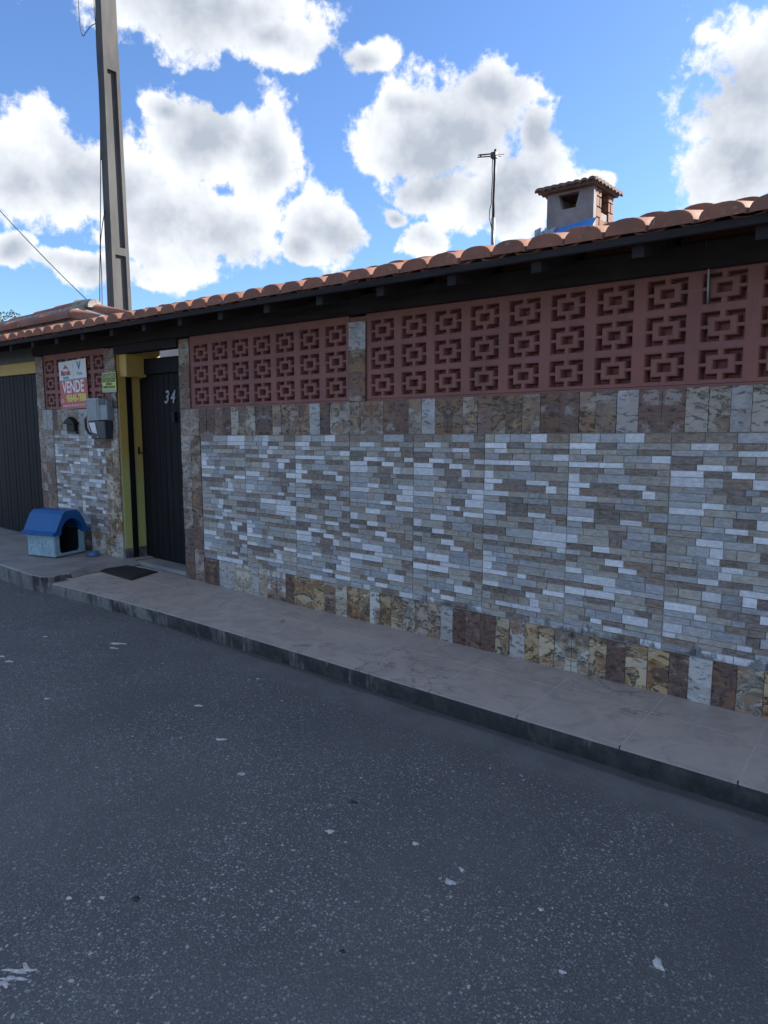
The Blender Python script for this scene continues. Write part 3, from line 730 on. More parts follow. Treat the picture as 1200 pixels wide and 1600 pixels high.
# ------------------------------------------------------------------ tiled eave
roof = thing('eave_roof', 'long terracotta barrel-tiled eave with dark timber underside above the street wall', 'roof', (-4, .3, 2.4))
SL = .252; EY = -.50
def zd(y): return 2.515+SL*(y-EY)
def tile_mesh(name, w0, w1, h0, h1, L, th, convex=True, plug=True):
    """barrel tile: origin at the eave end on the roof deck, runs up the slope along +y"""
    mb = MB(); n = 12
    def arc(w, h, y, dz, inner):
        k = th if inner else 0; pts = []
        for i in range(n+1):
            a = math.pi*i/n; ca, sa = math.cos(a), math.sin(a)
            px_ = -(w/2-k)*(abs(ca)**.85)*(1 if ca > 0 else -1); pz = (h-k)*(sa**.75 if sa > 1e-6 else 0)
            pts.append((px_, y, (dz+pz) if convex else (dz+h-pz)))
        return pts
    for m_, (ya, yb) in enumerate([(0, L)]):
        oa, ob, ia, ib = arc(w0, h0, 0, 0, False), arc(w1, h1, L, SL*L, False), arc(w0, h0, 0, 0, True), arc(w1, h1, L, SL*L, True)
        A = [mb.vert(p) for p in oa]; B = [mb.vert(p) for p in ob]; C = [mb.vert(p) for p in ia]; D = [mb.vert(p) for p in ib]
        for i in range(n):
            mb.face((A[i], A[i+1], B[i+1], B[i]), 0, True); mb.face((C[i+1], C[i], D[i], D[i+1]), 0, True); mb.face((B[i], B[i+1], D[i+1], D[i]), 0)
            if not plug: mb.face((A[i+1], A[i], C[i], C[i+1]), 0)
    if plug:
        f1 = [mb.vert((x*.965, -.007, z*.955+.001)) for x, y, z in arc(w0, h0, 0, 0, False)]; f2 = [mb.vert((x*.88, -.010, z*.85+.003)) for x, y, z in arc(w0, h0, 0, 0, False)]
        for i in range(n): mb.face((f1[i], f1[i+1], A[i+1], A[i]), 0, True); mb.face((f2[i], f2[i+1], f1[i+1], f1[i]), 0, True)
        mb.face(f2, 0)
    me = mb.mesh(name, ['clay_tile', 'tile_mortar']); bm = bmesh.new(); bm.from_mesh(me); bmesh.ops.recalc_face_normals(bm, faces=bm.faces); bm.to_mesh(me); bm.free(); me.update(); return me
COVERS = [tile_mesh('roof_tile', w, w-.03, h, h-.018, .44, .013) for w, h in ((.206, .074), (.200, .070), (.209, .078))]
PAN = tile_mesh('pan_tile', .17, .19, .05, .052, .44, .012, convex=False, plug=False)
TX0, TX1 = -11.9, 2.3; TP = .2145
k = 0; x = TX0
while x < TX1:
    for r in range(2):
        if r == 1 and x > -8.9 and x < -6.0 and False: continue
        o = link('roof_tile', random.choice(COVERS), roof); y = EY+r*.36+random.uniform(-.012, .012)
        o.location = Vector((x+random.uniform(-.006, .006), y, zd(y)+.012+r*.012+random.uniform(-.004, .004)))-Vector(roof.location); o.rotation_euler = (random.uniform(-.008, .008), random.uniform(-.03, .03), random.uniform(-.02, .02))
    o = link('pan_tile', PAN, roof); y = EY+.02; o.location = Vector((x+TP/2, y, zd(y)-.008))-Vector(roof.location)
    x += TP; k += 1
# the courses further up, too far up the slope to be seen one by one: one corrugated sheet over each roof depth
def corrugated(x0, x1, y0, y1, name):
    mb = MB(); nx = int((x1-x0)/TP*8); rows = [y0, (y0+y1)/2, y1]; ids = []
    for y in rows: ids.append([mb.vert((x0+(x1-x0)*i/nx, y, zd(y)+.035+.035*math.cos(2*math.pi*((x0+(x1-x0)*i/nx)-TX0)/TP))) for i in range(nx+1)])
    for j in range(len(rows)-1):
        for i in range(nx): mb.face((ids[j][i], ids[j][i+1], ids[j+1][i+1], ids[j+1][i]), 0, True)
    o = build_under(mb, name, 'clay_tile', roof); o['kind'] = 'stuff'
corrugated(-11.9, -5.6, .25, 1.5, 'upper_tiles'); corrugated(-5.6, 2.3, .25, 3.3, 'upper_tiles')  # left roof deepened, out of view, to keep sun off the lintel stub
# timber: deck boards, batten, rafters, wall plate
def slope_slab(mb, x0, x1, y0, y1, o0, o1):
    mb.hexa([(x0, y0, zd(y0)+o0), (x1, y0, zd(y0)+o0), (x1, y1, zd(y1)+o0), (x0, y1, zd(y1)+o0), (x0, y0, zd(y0)+o1), (x1, y0, zd(y0)+o1), (x1, y1, zd(y1)+o1), (x0, y1, zd(y1)+o1)])
for i in range(8):
    y0 = EY+.02+i*.1; mb = MB(); slope_slab(mb, TX0, TX1, y0+.002, y0+.098, -.026, -.010); build_under(mb, 'soffit_board', 'eave_wood', roof)
mb = MB(); slope_slab(mb, TX0, -5.6, EY+.83, 1.5, -.026, -.010); build_under(mb, 'soffit_board', 'eave_wood', roof)
mb = MB(); slope_slab(mb, -5.598, TX1, EY+.83, 3.3, -.026, -.010); build_under(mb, 'roof_deck', 'eave_wood', roof)
mb = MB(); mb.box(TX0, TX1, EY+.005, EY+.035, zd(EY)-.034, zd(EY)+.004); build_under(mb, 'eave_batten', 'eave_wood', roof, bevel=.003)
x = -11.7
while x < TX1:
    mb = MB(); slope_slab(mb, x-.03, x+.03, EY+.05, .30, -.105, -.027); build_under(mb, 'rafter', 'eave_wood', roof, bevel=.003); x += .545
mb = MB(); mb.box(-8.8, TX1, -.055, .10, 2.412, 2.545); build_under(mb, 'wall_plate', 'eave_wood', roof, bevel=.004)
mb = MB(); mb.box(-6.984, -5.852, -.03, .09, 2.330, 2.411); build_under(mb, 'door_head', 'eave_wood', roof, bevel=.003)
mb = MB(); mb.box(-11.9, -8.8, .0, .10, 2.552, 2.60); build_under(mb, 'wall_plate', 'eave_wood', roof, bevel=.004)
mb = MB(); mb.box(-5.85, TX1, .1, .24, 2.601, 2.66); build_under(mb, 'wall_infill', 'red_paint', roof)

# house body behind the wall, seen only above the door and as shade
body = thing('house_body', 'white plastered house wall glimpsed above the street door', 'building', (-4, 3, 0))
mb = MB(); mb.box(-5.7, 2.2, 3.1, 3.3, -.01, 3.42); build_under(mb, 'rear_wall', 'white_plaster', body)
mb = MB(); mb.box(-9.9, -5.72, 2.35, 2.5, -.01, 3.15); build_under(mb, 'courtyard_wall', 'white_plaster', body)
mb = MB(); mb.box(2.05, 2.2, .25, 3.09, -.01, 2.55); build_under(mb, 'side_wall', 'white_plaster', body)
mb = MB(); mb.box(-5.84, -5.7, .245, 3.09, -.01, 2.6); build_under(mb, 'passage_wall', 'white_plaster', body)

# ------------------------------------------------------------------ ridge of the garage roof at the left
ridge = thing('garage_ridge', 'stacked orange ridge tiles bedded in grey mortar on the garage roof', 'roof ridge', (-10.5, .85, 2.8))
def barrel_x(name, xa, xb, y, za, zb_, r0, r1, mat=('clay_tile', 'mortar'), half=True):
    mb = MB(); n = 12; A, B = [], []
    for i in range(n+1):
        a = math.pi*(i/n)*1.1-.05*math.pi
        A.append(mb.vert((xa, y-r0*math.cos(a), za+r0*math.sin(a)))); B.append(mb.vert((xb, y-r1*math.cos(a), zb_+r1*math.sin(a))))
    for i in range(n): mb.face((A[i], A[i+1], B[i+1], B[i]), 0, True)
    mb.face(A, 1); mb.face(B[::-1], 1)
    return build_under(mb, name, list(mat), ridge)
for i, (xa, xb) in enumerate(((-12.6, -11.35), (-11.42, -10.20), (-10.28, -9.28))): barrel_x('ridge_tile', xa, xb, .80, 3.005, 3.01, .118, .108)
barrel_x('ridge_tile', -9.33, -8.62, .78, 3.01, 2.885, .108, .085)
for i, (xa, xb, z_) in enumerate(((-12.6, -11.6, 3.11), (-11.7, -10.75, 3.13), (-10.85, -10.1, 3.15), (-10.2, -9.45, 3.165))): barrel_x('ridge_tile', xa, xb, .98, z_, z_+.015, .10, .085)
barrel_x('mortar_cap', -9.62, -9.22, 1.0, 3.17, 3.16, .125, .10, ('mortar', 'mortar'))
mb = MB(); mb.hexa([(-12.6, .74, 2.9), (-9.25, .74, 2.9), (-9.25, 1.12, 2.9), (-12.6, 1.12, 2.9), (-12.6, .84, 3.16), (-9.3, .84, 3.18), (-9.3, 1.08, 3.2), (-12.6, 1.08, 3.18)]); build_under(mb, 'mortar_bed', 'mortar', ridge, bevel=.02)
barrel_x('verge_tile', -9.3, -8.3, 1.05, 3.13, 2.93, .085, .07)
mb = MB(); mb.hexa([(-9.24, .82, 2.78), (-8.3, .82, 2.74), (-8.3, 1.1, 2.74), (-9.24, 1.1, 2.78), (-9.24, .86, 3.1), (-8.4, .86, 2.9), (-8.4, 1.08, 2.92), (-9.24, 1.08, 3.13)]); build_under(mb, 'mortar_slope', 'mortar', ridge)
mb = MB(); mb.lathe([(.0, 0), (.013, .0), (.013, .006), (.006, .009), (0, .009)], 0, 0, 10); me = mb.mesh('fixing_screw', ['galvanised'])
o = link('fixing_screw', me, ridge); o.rotation_euler = (math.pi/2, 0, 0); o.location = Vector((-10.82, .682, 3.01))-Vector(ridge.location)

# ------------------------------------------------------------------ chimney on the roof
ch = thing('barbecue_chimney', 'squat rendered chimney with small tiled cap above the eave', 'chimney', (-3.2, 2.5, 3.1))
cx0, cx1, cy0, cy1 = -3.225, -2.775, 2.2, 2.64
ZB, ZT = 3.0, 3.735
def wall_with_hole(mb, P, prof_out, hole, th, nrm, m=0):
    pass
# front wall with a trapezoid smoke opening (top-hung), built from pieces round the opening
mb = MB(); y0, y1 = cy0, cy0+.06
def slabf(pts):
    n = len(pts); f = [mb.vert((x, y0, z)) for x, z in pts]; b = [mb.vert((x, y1, z)) for x, z in pts]
    mb.face(f); mb.face(b[::-1])
    for i in range(n): mb.face((f[i], b[i], b[(i+1) % n], f[(i+1) % n]))
ox0, ox1, ox2, ox3, oz0, oz1 = -3.115, -2.91, -2.945, -3.075, 3.535, 3.665
slabf([(cx0, ZB), (cx1, ZB), (cx1, oz0), (ox2, oz0), (ox3, oz0), (cx0, oz0)])
slabf([(cx0, oz0), (ox3, oz0), (ox0, oz1), (cx0, oz1)]); slabf([(ox2, oz0), (cx1, oz0), (cx1, oz1), (ox1, oz1)]); slabf([(cx0, oz1), (ox0, oz1), (ox1, oz1), (cx1, oz1), (cx1, ZT-.04), (cx0, ZT-.04)])
build_under(mb, 'front_wall', 'chimney_render', ch)
mb = MB(); mb.box(cx0, cx0+.06, cy0+.0605, cy1, ZB, ZT-.05); mb.box(cx0+.0605, cx1-.0605, cy1-.06, cy1, ZB, ZT-.05); build_under(mb, 'back_walls', 'chimney_render', ch)
# right side of bare hollow bricks laid in courses, with its own opening
zz = ZB; row = 0
mb0 = MB(); mb0.box(cx1-.058, cx1-.012, cy0+.0605, cy1-.002, ZB, 3.5); build_under(mb0, 'brick_joints', 'mortar', ch)
while zz < ZT-.06:
    h = .088; ys = [cy0+.0608, cy0+.18, cy0+.32, cy1] if row % 2 else [cy0+.0608, cy0+.13, cy0+.26, cy0+.37, cy1]
    for a, b in zip(ys, ys[1:]):
        if zz+h > 3.49 and zz < 3.66 and b > cy0+.17 and a < cy0+.32:
            if a < cy0+.17-.03: b = cy0+.17
            elif b > cy0+.32+.03: a = cy0+.32
            else: continue
        mb = MB(); mb.box(cx1-.06, cx1-random.uniform(.0, .004), a+.004, b-.004, zz+.004, min(zz+h-.004, ZT-.05)); build_under(mb, 'brick', 'chimney_brick', ch, bevel=.003, seg=1)
    zz += h; row += 1
# tiled cap: four-sided with slightly scalloped rows
mb = MB(); ex0, ex1, ey0, ey1 = cx0-.075, cx1+.055, cy0-.10, cy1+.07; ap = ((cx0+cx1)/2+.02, (cy0+cy1)/2)
mb.box(ex0+.03, ex1-.03, ey0+.03, ey1-.03, ZT-.048, ZT-.03, 1); CAPSLAB = build_under(mb, 'cap_slab', ['shaded_cap_tile', 'shaded_cap_tile'], ch)  # slab coloured darker for the shade under the overhang
RZ = ZT+.055
def cap_tile(p_e, p_t, wdir, w, rise):
    mb = MB(); n = 6; pe, pt = Vector(p_e), Vector(p_t); wd = Vector(wdir); A, B, C, D = [], [], [], []
    for i in range(n+1):
        a = math.pi*i/n; off = wd*(-math.cos(a)*w/2); up = Vector((0, 0, math.sin(a)*rise))
        A.append(mb.vert(pe+off+up)); B.append(mb.vert(pt+off*.8+up)); C.append(mb.vert(pe+off*.8+up*.6-Vector((0, 0, .012)))); D.append(mb.vert(pt+off*.6+up*.6-Vector((0, 0, .012))))
    for i in range(n): mb.face((A[i], A[i+1], B[i+1], B[i]), 0, True); mb.face((C[i+1], C[i], D[i], D[i+1]), 0, True); mb.face((A[i+1], A[i], C[i], C[i+1]), 0)
    o = mb.build('cap_tile', 'shaded_cap_tile', CAPSLAB)
nt = 8
for i in range(nt):
    t = (i+.5)/nt; x_ = ex0+(ex1-ex0)*t; tx = ap[0]+(x_-ap[0])*.35
    cap_tile((x_, ey0, ZT-.028), (tx, ap[1]-.05, RZ-.02), (1, 0, 0), (ex1-ex0)/nt*1.06, .03); cap_tile((x_, ey1, ZT-.028), (tx, ap[1]+.05, RZ-.02), (1, 0, 0), (ex1-ex0)/nt*1.06, .03)
for i in range(8):
    t = (i+.5)/8; y_ = ey0+(ey1-ey0)*t; ty = ap[1]+(y_-ap[1])*.3
    cap_tile((ex1, y_, ZT-.028), (ap[0]+.12, ty, RZ-.02), (0, 1, 0), (ey1-ey0)/8*1.06, .03); cap_tile((ex0, y_, ZT-.028), (ap[0]-.12, ty, RZ-.02), (0, 1, 0), (ey1-ey0)/8*1.06, .03)
mb = MB(); a4 = [(ex0+.01, ey0+.01, ZT-.029), (ex1-.01, ey0+.01, ZT-.029), (ex1-.01, ey1-.01, ZT-.029), (ex0+.01, ey1-.01, ZT-.029)]; t4 = [(ap[0]-.14, ap[1]-.06, RZ-.03), (ap[0]+.14, ap[1]-.06, RZ-.03), (ap[0]+.14, ap[1]+.06, RZ-.03), (ap[0]-.14, ap[1]+.06, RZ-.03)]
mb.hexa(a4+t4); build_under(mb, 'cap_bed', 'mortar', ch)
# blue flashing sheet round its foot
mb = MB(); P4 = [(-3.30, 2.02, 3.16), (-2.80, 2.02, 3.16), (-2.74, 2.196, 3.415), (-3.14, 2.196, 3.375)]; mb.poly(P4, 0); mb.poly([(p[0], p[1], p[2]-.006) for p in P4][::-1], 0)
build_under(mb, 'flashing_sheet', 'tarp_blue', ch)
mb = MB(); pts = []
for i in range(9): pts.append((-3.27+i*.02, 2.06+.12*(i % 2)*.6+i*.01, 3.36+.025*math.sin(i*2.1)+.02*(i % 2)))
for i in range(8): mb.poly([pts[i], pts[i+1], (pts[i+1][0], pts[i+1][1], 3.2), (pts[i][0], pts[i][1], 3.2)], 0)
build_under(mb, 'crumpled_foil', 'tarp_pale', ch)

# ------------------------------------------------------------------ antenna
an = thing('tv_antenna', 'thin television antenna mast with short boom above the roof', 'antenna', (-4.04, 2.6, 3.2))
mb = MB(); mb.tube([(-4.043, 2.6, 3.2), (-4.043, 2.6, 3.72)], .020, 8); build_under(mb, 'lower_mast', 'galvanised', an)
mb = MB(); mb.tube([(-4.043, 2.6, 3.70), (-4.044, 2.602, 3.88), (-4.036, 2.6, 4.10), (-4.035, 2.6, 4.36)], .014, 8); build_under(mb, 'upper_mast', 'antenna_metal', an)
mb = MB(); mb.tube([(-4.235, 2.6, 4.375), (-4.03, 2.6, 4.345)], .007, 6); mb.tube([(-4.235, 2.585, 4.35), (-4.03, 2.59, 4.318)], .006, 6); mb.tube([(-4.20, 2.592, 4.375), (-4.20, 2.588, 4.345)], .008, 6); build_under(mb, 'boom', 'antenna_metal', an)
mb = MB(); mb.box(-4.075, -4.015, 2.575, 2.625, 4.30, 4.36); mb.tube([(-4.03, 2.6, 4.35), (-4.03, 2.6, 4.385)], .016, 8); build_under(mb, 'clamp', 'antenna_metal', an, bevel=.004)
for k, (dx, dz) in enumerate(((.105, -.022), (.075, -.04))):
    mb = MB(); mb.tube([(-4.03, 2.6-.01*k, 4.335-.012*k), (-4.03+dx, 2.6-.01*k, 4.335+dz)], .003, 5); build_under(mb, 'element_rod', 'antenna_metal', an)
mb = MB(); mb.tube([(-4.05, 2.58, 4.31), (-4.055, 2.58, 4.2), (-4.048, 2.58, 4.1), (-4.058, 2.58, 3.92), (-4.055, 2.58, 3.86), (-4.075, 2.58, 3.80), (-4.078, 2.58, 3.72), (-4.06, 2.578, 3.66), (-4.028, 2.576, 3.56), (-4.022, 2.576, 3.45), (-4.03, 2.576, 3.25)], .0045, 5); build_under(mb, 'lead_cable', 'black_rubber', an)

# ------------------------------------------------------------------ concrete utility pole
pc = CAM + ray(187, 480)*11.6; POX, POY = pc.x, pc.y
pole = thing('utility_pole', 'tall grey concrete power pole with recessed sides behind the eave', 'utility pole', (POX, POY, 0))
PH = 10.0
mb = MB()
def pole_w(z): k = 1-z/PH; return .155+.085*k, .235+.115*k         # across the -y face, across the +x face
zs = [0, 1.2, 3.0, 4.40, 4.52, 6.85, 6.97, 10.0]; recess = [False, True, True, False, True, False, False]
zs = [0, .8, 4.30, 4.42, 7.10, 7.22, 10.0]; recess = [False, True, False, True, False, False]
prevsec = None
for si in range(len(zs)-1):
    za, zb2 = zs[si], zs[si+1]
    def sec(z, rec):
        a, b = pole_w(z); fl = .058; dp = .045 if rec else 0.0
        return [(-a/2, -b/2), (a/2, -b/2), (a/2, -b/2+fl), (a/2-dp, -b/2+fl+(.02 if rec else 0)), (a/2-dp, b/2-fl-(.02 if rec else 0)), (a/2, b/2-fl), (a/2, b/2), (-a/2, b/2), (-a/2, b/2-fl), (-a/2+dp, b/2-fl-(.02 if rec else 0)), (-a/2+dp, -b/2+fl+(.02 if rec else 0)), (-a/2, -b/2+fl)]
    lo_ = [mb.vert((x, y, za)) for x, y in sec(za, recess[si])]; hi_ = [mb.vert((x, y, zb2)) for x, y in sec(zb2, recess[si])]
    n = len(lo_)
    for i in range(n): mb.face((lo_[i], lo_[(i+1) % n], hi_[(i+1) % n], hi_[i]))
    mb.face(lo_[::-1]); mb.face(hi_)
o = mb.build('shaft', 'pole_concrete', pole); o.scale = (1.0, 1.0, 1.0)
# cables clipped to the pole: placed just in front of its left edge
def px_path(pts, dist):
    return [CAM + ray(x, y)*dist for x, y in pts]
def cable(name, pts, dist, r, label, parent=None):
    P = px_path(pts, dist); mb = MB()
    # smooth resample
    Q = []
    for i in range(len(P)-1):
        p0, p1, p2, p3 = P[max(i-1, 0)], P[i], P[i+1], P[min(i+2, len(P)-1)]
        for k in range(6):
            t = k/6; Q.append(.5*((2*p1)+(p2-p0)*t+(2*p0-5*p1+4*p2-p3)*t*t+(3*p1-p0-3*p2+p3)*t*t*t))
    Q.append(P[-1])
    mb.tube(Q, r, 5)
    if parent: return build_under(mb, name, 'black_rubber', parent)
    return tag(mb.build(name, 'black_rubber'), label, 'cable')
cable('riser_cable', [(146, -60), (147, 5), (151, 60), (156, 150), (157, 300), (156, 420), (156, 478), (157, 500)], 11.35, .007, '', pole)
cable('riser_cable', [(149, -60), (150, 40), (153, 110), (157, 160), (158, 250)], 11.34, .009, '', pole)
cable('riser_cable', [(164, 328), (160, 352), (157, 385), (159, 440), (160, 500)], 11.33, .007, '', pole)
cable('slack_cable', [(122, -60), (123, 10), (126, 45), (130, 56), (135, 50), (143, 40), (152, 36)], 11.35, .007, '', pole)
cable('slack_cable', [(179, 22), (182, 28), (181, 36), (178, 41)], 11.4, .006, '', pole)
def span(pa, pb, sag, r, label):
    mb = MB(); a, b = Vector(pa), Vector(pb); pts = [a.lerp(b, t/24)+Vector((0, 0, -sag*4*(t/24)*(1-t/24))) for t in range(25)]
    mb.tube(pts, r, 5); return tag(mb.build('service_wire', 'black_rubber'), label, 'wire')
pa = CAM+ray(-120, 190)*11.5; pb = CAM+ray(152, 484)*10.9
span(pa, pb, .10, .007, 'thin black service wire sloping down to the roof beside the power pole')

# ------------------------------------------------------------------ tree far behind the garage
tc_ = CAM + ray(-28, 478)*26; tree = thing('leafy_tree', 'leafy green tree rising behind the garage roof', 'tree', (tc_.x, tc_.y, 0))
hgt = tc_.z+.4
mb = MB(); mb.tube([(0, 0, 0), (.06, .03, hgt*.35), (-.05, .05, hgt*.65), (.02, 0, hgt*.95)], [.16, .13, .09, .03], 9)
for k in range(7):
    a = k*2.4; z0_ = hgt*(.5+.05*k); mb.tube([(0, .03, z0_), (.4*math.cos(a), .4*math.sin(a), z0_+.35), (.85*math.cos(a), .85*math.sin(a), z0_+.6)], [.05, .035, .012], 6)
mb.build('trunk', 'bark', tree)
rng = random.Random(8); mb = MB()
cl = [(rng.gauss(0, .45), rng.gauss(0, .45), hgt*.86+rng.uniform(-.75, .35), rng.uniform(.18, .34)) for _ in range(42)]
for cx_, cy_, cz_, rr in cl:
    for _ in range(75):
        d = Vector((rng.gauss(0, 1), rng.gauss(0, 1), rng.gauss(0, 1))).normalized(); p = Vector((cx_, cy_, cz_))+d*rr*rng.uniform(.45, 1.05)
        n_ = (d+Vector((rng.gauss(0, .6), rng.gauss(0, .6), rng.gauss(.3, .6)))).normalized(); t_ = n_.orthogonal().normalized(); t_.rotate(Matrix.Rotation(rng.uniform(0, 6.3), 3, n_)); s_ = n_.cross(t_); L_ = rng.uniform(.04, .075)
        mb.poly([p-t_*L_, p+s_*L_*.45, p+t_*L_, p-s_*L_*.45], 0)
mb.build('crown', 'leaf', tree, 'stuff')

# ------------------------------------------------------------------ things on the pier
def board(mb, x0, x1, z0, z1, y, th=.004): mb.box(x0, x1, y-th, y, z0, z1)
sg = thing('sale_sign', 'red and white VENDE sale sign fixed to the pier breeze blocks', 'sign', (-7.9, -.014, 2.05)); sg.rotation_euler = (0, R(-1.6), 0)
def sp(w, h, x, z, y, th, mat, name):
    mb = MB(); mb.box(x-w/2, x+w/2, y-th, y, z-h/2, z+h/2); return mb.build(name, mat, sg)
sp(.63, .535, 0, 0, .0, .004, 'sign_white', 'sign_board')
sp(.628, .315, 0, -.108, -.0042, .001, 'sign_red', 'red_field')
sp(.628, .008, 0, .056, -.0042, .001, 'sign_navy', 'divider'); sp(.003, .17, .02, .15, -.0042, .001, 'sign_grey', 'divider')
def st(txt, size, mat, x, z, sx=1, shear=0, bold=0): 
    o = text_mesh(txt, size, mat, 'lettering', sg, (0, 0, 0), FRONT, sx, shear, .0006, bold=bold); o.location = (x, -.0062, z); return o
st('VENDE', .185, 'sign_whitetext', .0, -.087, .86, 0, .004); st('98848-7888', .118, 'sign_yellowtext', .055, -.19, .80, 0, .003); st('(22)', .05, 'sign_whitetext', -.265, -.185, .8)
st('www.marceloimoveis.com.br', .045, 'sign_whitetext', 0, -.243, .98); st('Marcelo', .088, 'sign_redtext', -.155, .112, .78, 0, .003); st('Imóveis', .048, 'sign_teal', -.155, .070, .85, 0, .002)
st('V', .125, 'sign_navy', .155, .155, 1.0, 0, .003); st('Vieira', .06, 'sign_grey', .165, .095, .9)
mb = MB()
for a, b in (((-.20, .185), (-.15, .225)), ((-.15, .225), (-.10, .185)), ((-.175, .185), (-.15, .205)), ((-.15, .205), (-.125, .185))): mb.tube([(a[0], -.006, a[1]), (b[0], -.006, b[1])], .004, 5)
mb.build('roof_emblem', 'sign_redtext', sg)
s2 = thing('warning_sign', 'small lime and black CUIDADO warning plate above the meter box', 'sign', (-7.112, -.018, 2.046))
def sp2(w, h, x, z, y, th, mat, name):
    mb = MB(); mb.box(x-w/2, x+w/2, y-th, y, z-h/2, z+h/2); return mb.build(name, mat, s2)
sp2(.285, .205, 0, 0, 0, .003, 'sign_lime', 'sign_board'); sp2(.27, .062, 0, .062, -.0032, .0008, 'sign_black', 'black_field'); sp2(.27, .026, 0, -.085, -.0032, .0008, 'sign_grey', 'footer')
def st2(txt, size, mat, z, sx): o = text_mesh(txt, size, mat, 'lettering', s2, (0, 0, 0), FRONT, sx, 0, .0005, bold=.001); o.location = (0, -.0048, z)
st2('CUIDADO', .056, 'sign_lime', .044, .95); st2('RISCO DE CHOQUE', .034, 'sign_black', .004, .85); st2('ELÉTRICO', .034, 'sign_black', -.028, .85); st2('PERIGO DE MORTE', .034, 'sign_black', -.06, .85)

mt = thing('electricity_meter_box', 'grey electricity meter box with dark lower hatch and white note', 'meter box', (-7.3, -.012, 1.45))
mb = MB(); mb.box(-.175, .075, -.085, 0, .195, .435); mb.build('meter_housing', 'meter_clear', mt, bevel=.012)
mb = MB(); mb.box(.078, .235, -.075, 0, .20, .415); mb.build('side_housing', 'meter_grey', mt, bevel=.008)
mb = MB(); mb.box(.085, .215, -.082, -.076, .36, .41); mb.build('side_window', 'meter_dark', mt, bevel=.002)
mb = MB(); mb.box(-.158, .06, -.092, -.0855, .215, .42); mb.build('clear_cover', 'meter_grey', mt, bevel=.003)
mb = MB(); mb.hexa([(-.085, -.085, 0), (.205, -.085, 0), (.205, 0, 0), (-.085, 0, 0), (-.15, -.095, .19), (.215, -.095, .19), (.215, 0, .19), (-.15, 0, .19)]); mb.build('lower_hatch', 'meter_dark', mt, bevel=.008)
mb = MB(); mb.hexa([(-.06, -.0925, .07), (0.04, -.0925, .055), (.04, -.089, .055), (-.06, -.089, .07), (-.115, -.099, .172), (.015, -.099, .175), (.015, -.0955, .175), (-.115, -.0955, .172)]); mb.build('paper_note', 'paper', mt)
mb = MB(); mb.lathe([(0, .012), (.012, .01), (.014, 0)], 0, 0, 10); o = mb.build('seal_screw', 'galvanised', mt); o.rotation_euler = (math.pi/2, 0, 0); o.location = (.055, -.087, .018)
mb = MB(); mb.tube([(-.21, -.05, .28), (-.26, -.06, .20), (-.255, -.06, .12), (-.20, -.06, .06), (-.12, -.05, .04)], .014, 7); mb.build('conduit', 'black_rubber', mt)

ml = thing('letter_slot', 'small black house-shaped letter slot set in the pier stones', 'mailbox', (-7.945, -.012, 1.525)); ml.scale = (.72, .8, .85)
mb = MB(); mb.box(-.125, .125, -.055, 0, .0, .105); mb.build('slot_box', 'black_metal', ml, bevel=.006)
mb = MB(); n = 5; prof = [(-.175, .095), (.175, .095), (.165, .118), (0, .19), (-.165, .118)]
f = [mb.vert((x, -.085, z)) for x, z in prof]; b_ = [mb.vert((x, 0, z)) for x, z in prof]; mb.face(f); mb.face(b_[::-1])
for i in range(n): mb.face((f[i], b_[i], b_[(i+1) % n], f[(i+1) % n]))
mb.build('peaked_hood', 'black_metal', ml, bevel=.004)
mb = MB(); mb.box(-.15, .15, -.045, -.002, -.035, -.002); mb.build('lower_lip', 'meter_dark', ml, bevel=.004)

# ------------------------------------------------------------------ dog house
DGX, DGY = -7.565, -.487
dog = thing('dog_house', 'small plastic dog kennel with blue roof and pale brick-moulded walls', 'dog house', (DGX, DGY, DZ+.002)); dog.rotation_euler = (0, 0, math.atan2(.956, -.292))
DW, DL, DH = .41, .40, .285      # front width (local +x), depth (local +y), wall height
AX, AZ, AB, AR = DW/2, .235, .035, .138  # arch centre, spring height, sill, half width
def arch_pts(n=14):
    pts = [(AX-AR+.02, AB), (AX-AR, AB+.03), (AX-AR, AZ*.6), (AX-AR, AZ)]
    for i in range(1, n): a = math.pi*(1-i/n); pts.append((AX+AR*math.cos(a), AZ+AR*1.12*math.sin(a)))
    pts += [(AX+AR, AZ), (AX+AR, AZ*.6), (AX+AR, AB+.03), (AX+AR-.02, AB)]; return pts
ap_ = arch_pts()
def outer_for(p):
    x, z = p
    return (0.0 if x < AX else DW)
mb = MB()
# lower white front: left cheek, right cheek, sill (up to wall height)
def prism(pts, y0, y1, m=0):
    n = len(pts); f = [mb.vert((x, y0, z)) for x, z in pts]; b = [mb.vert((x, y1, z)) for x, z in pts]; mb.face(f, m); mb.face(b[::-1], m)
    for i in range(n): mb.face((f[i], b[i], b[(i+1) % n], f[(i+1) % n]), m)
prism([(0, .008), (AX-AR+.02, .008), (AX-AR+.02, AB), (AX-AR, AB+.03), (AX-AR, DH-.02), (0, DH-.02)], 0, .02)
prism([(DW, .008), (DW, DH-.02), (AX+AR, DH-.02), (AX+AR, AB+.03), (AX+AR-.02, AB), (AX+AR-.02, .008)], 0, .02)
prism([(AX-AR+.02, .008), (AX+AR-.02, .008), (AX+AR-.02, AB), (AX-AR+.02, AB)], 0, .02)
mb.box(0, .018, .0205, DL, .008, DH); mb.box(DW-.018, DW, .0205, DL, .008, DH); mb.box(.0185, DW-.0185, DL-.018, DL, .008, DH)
WALLS = mb.build('walls', 'pale_plastic', dog)
mb = MB(); mb.box(.0, DW, .004, DL, 0, .0075); mb.build('base_plate', 'dog_dark', dog)
rng = random.Random(3)
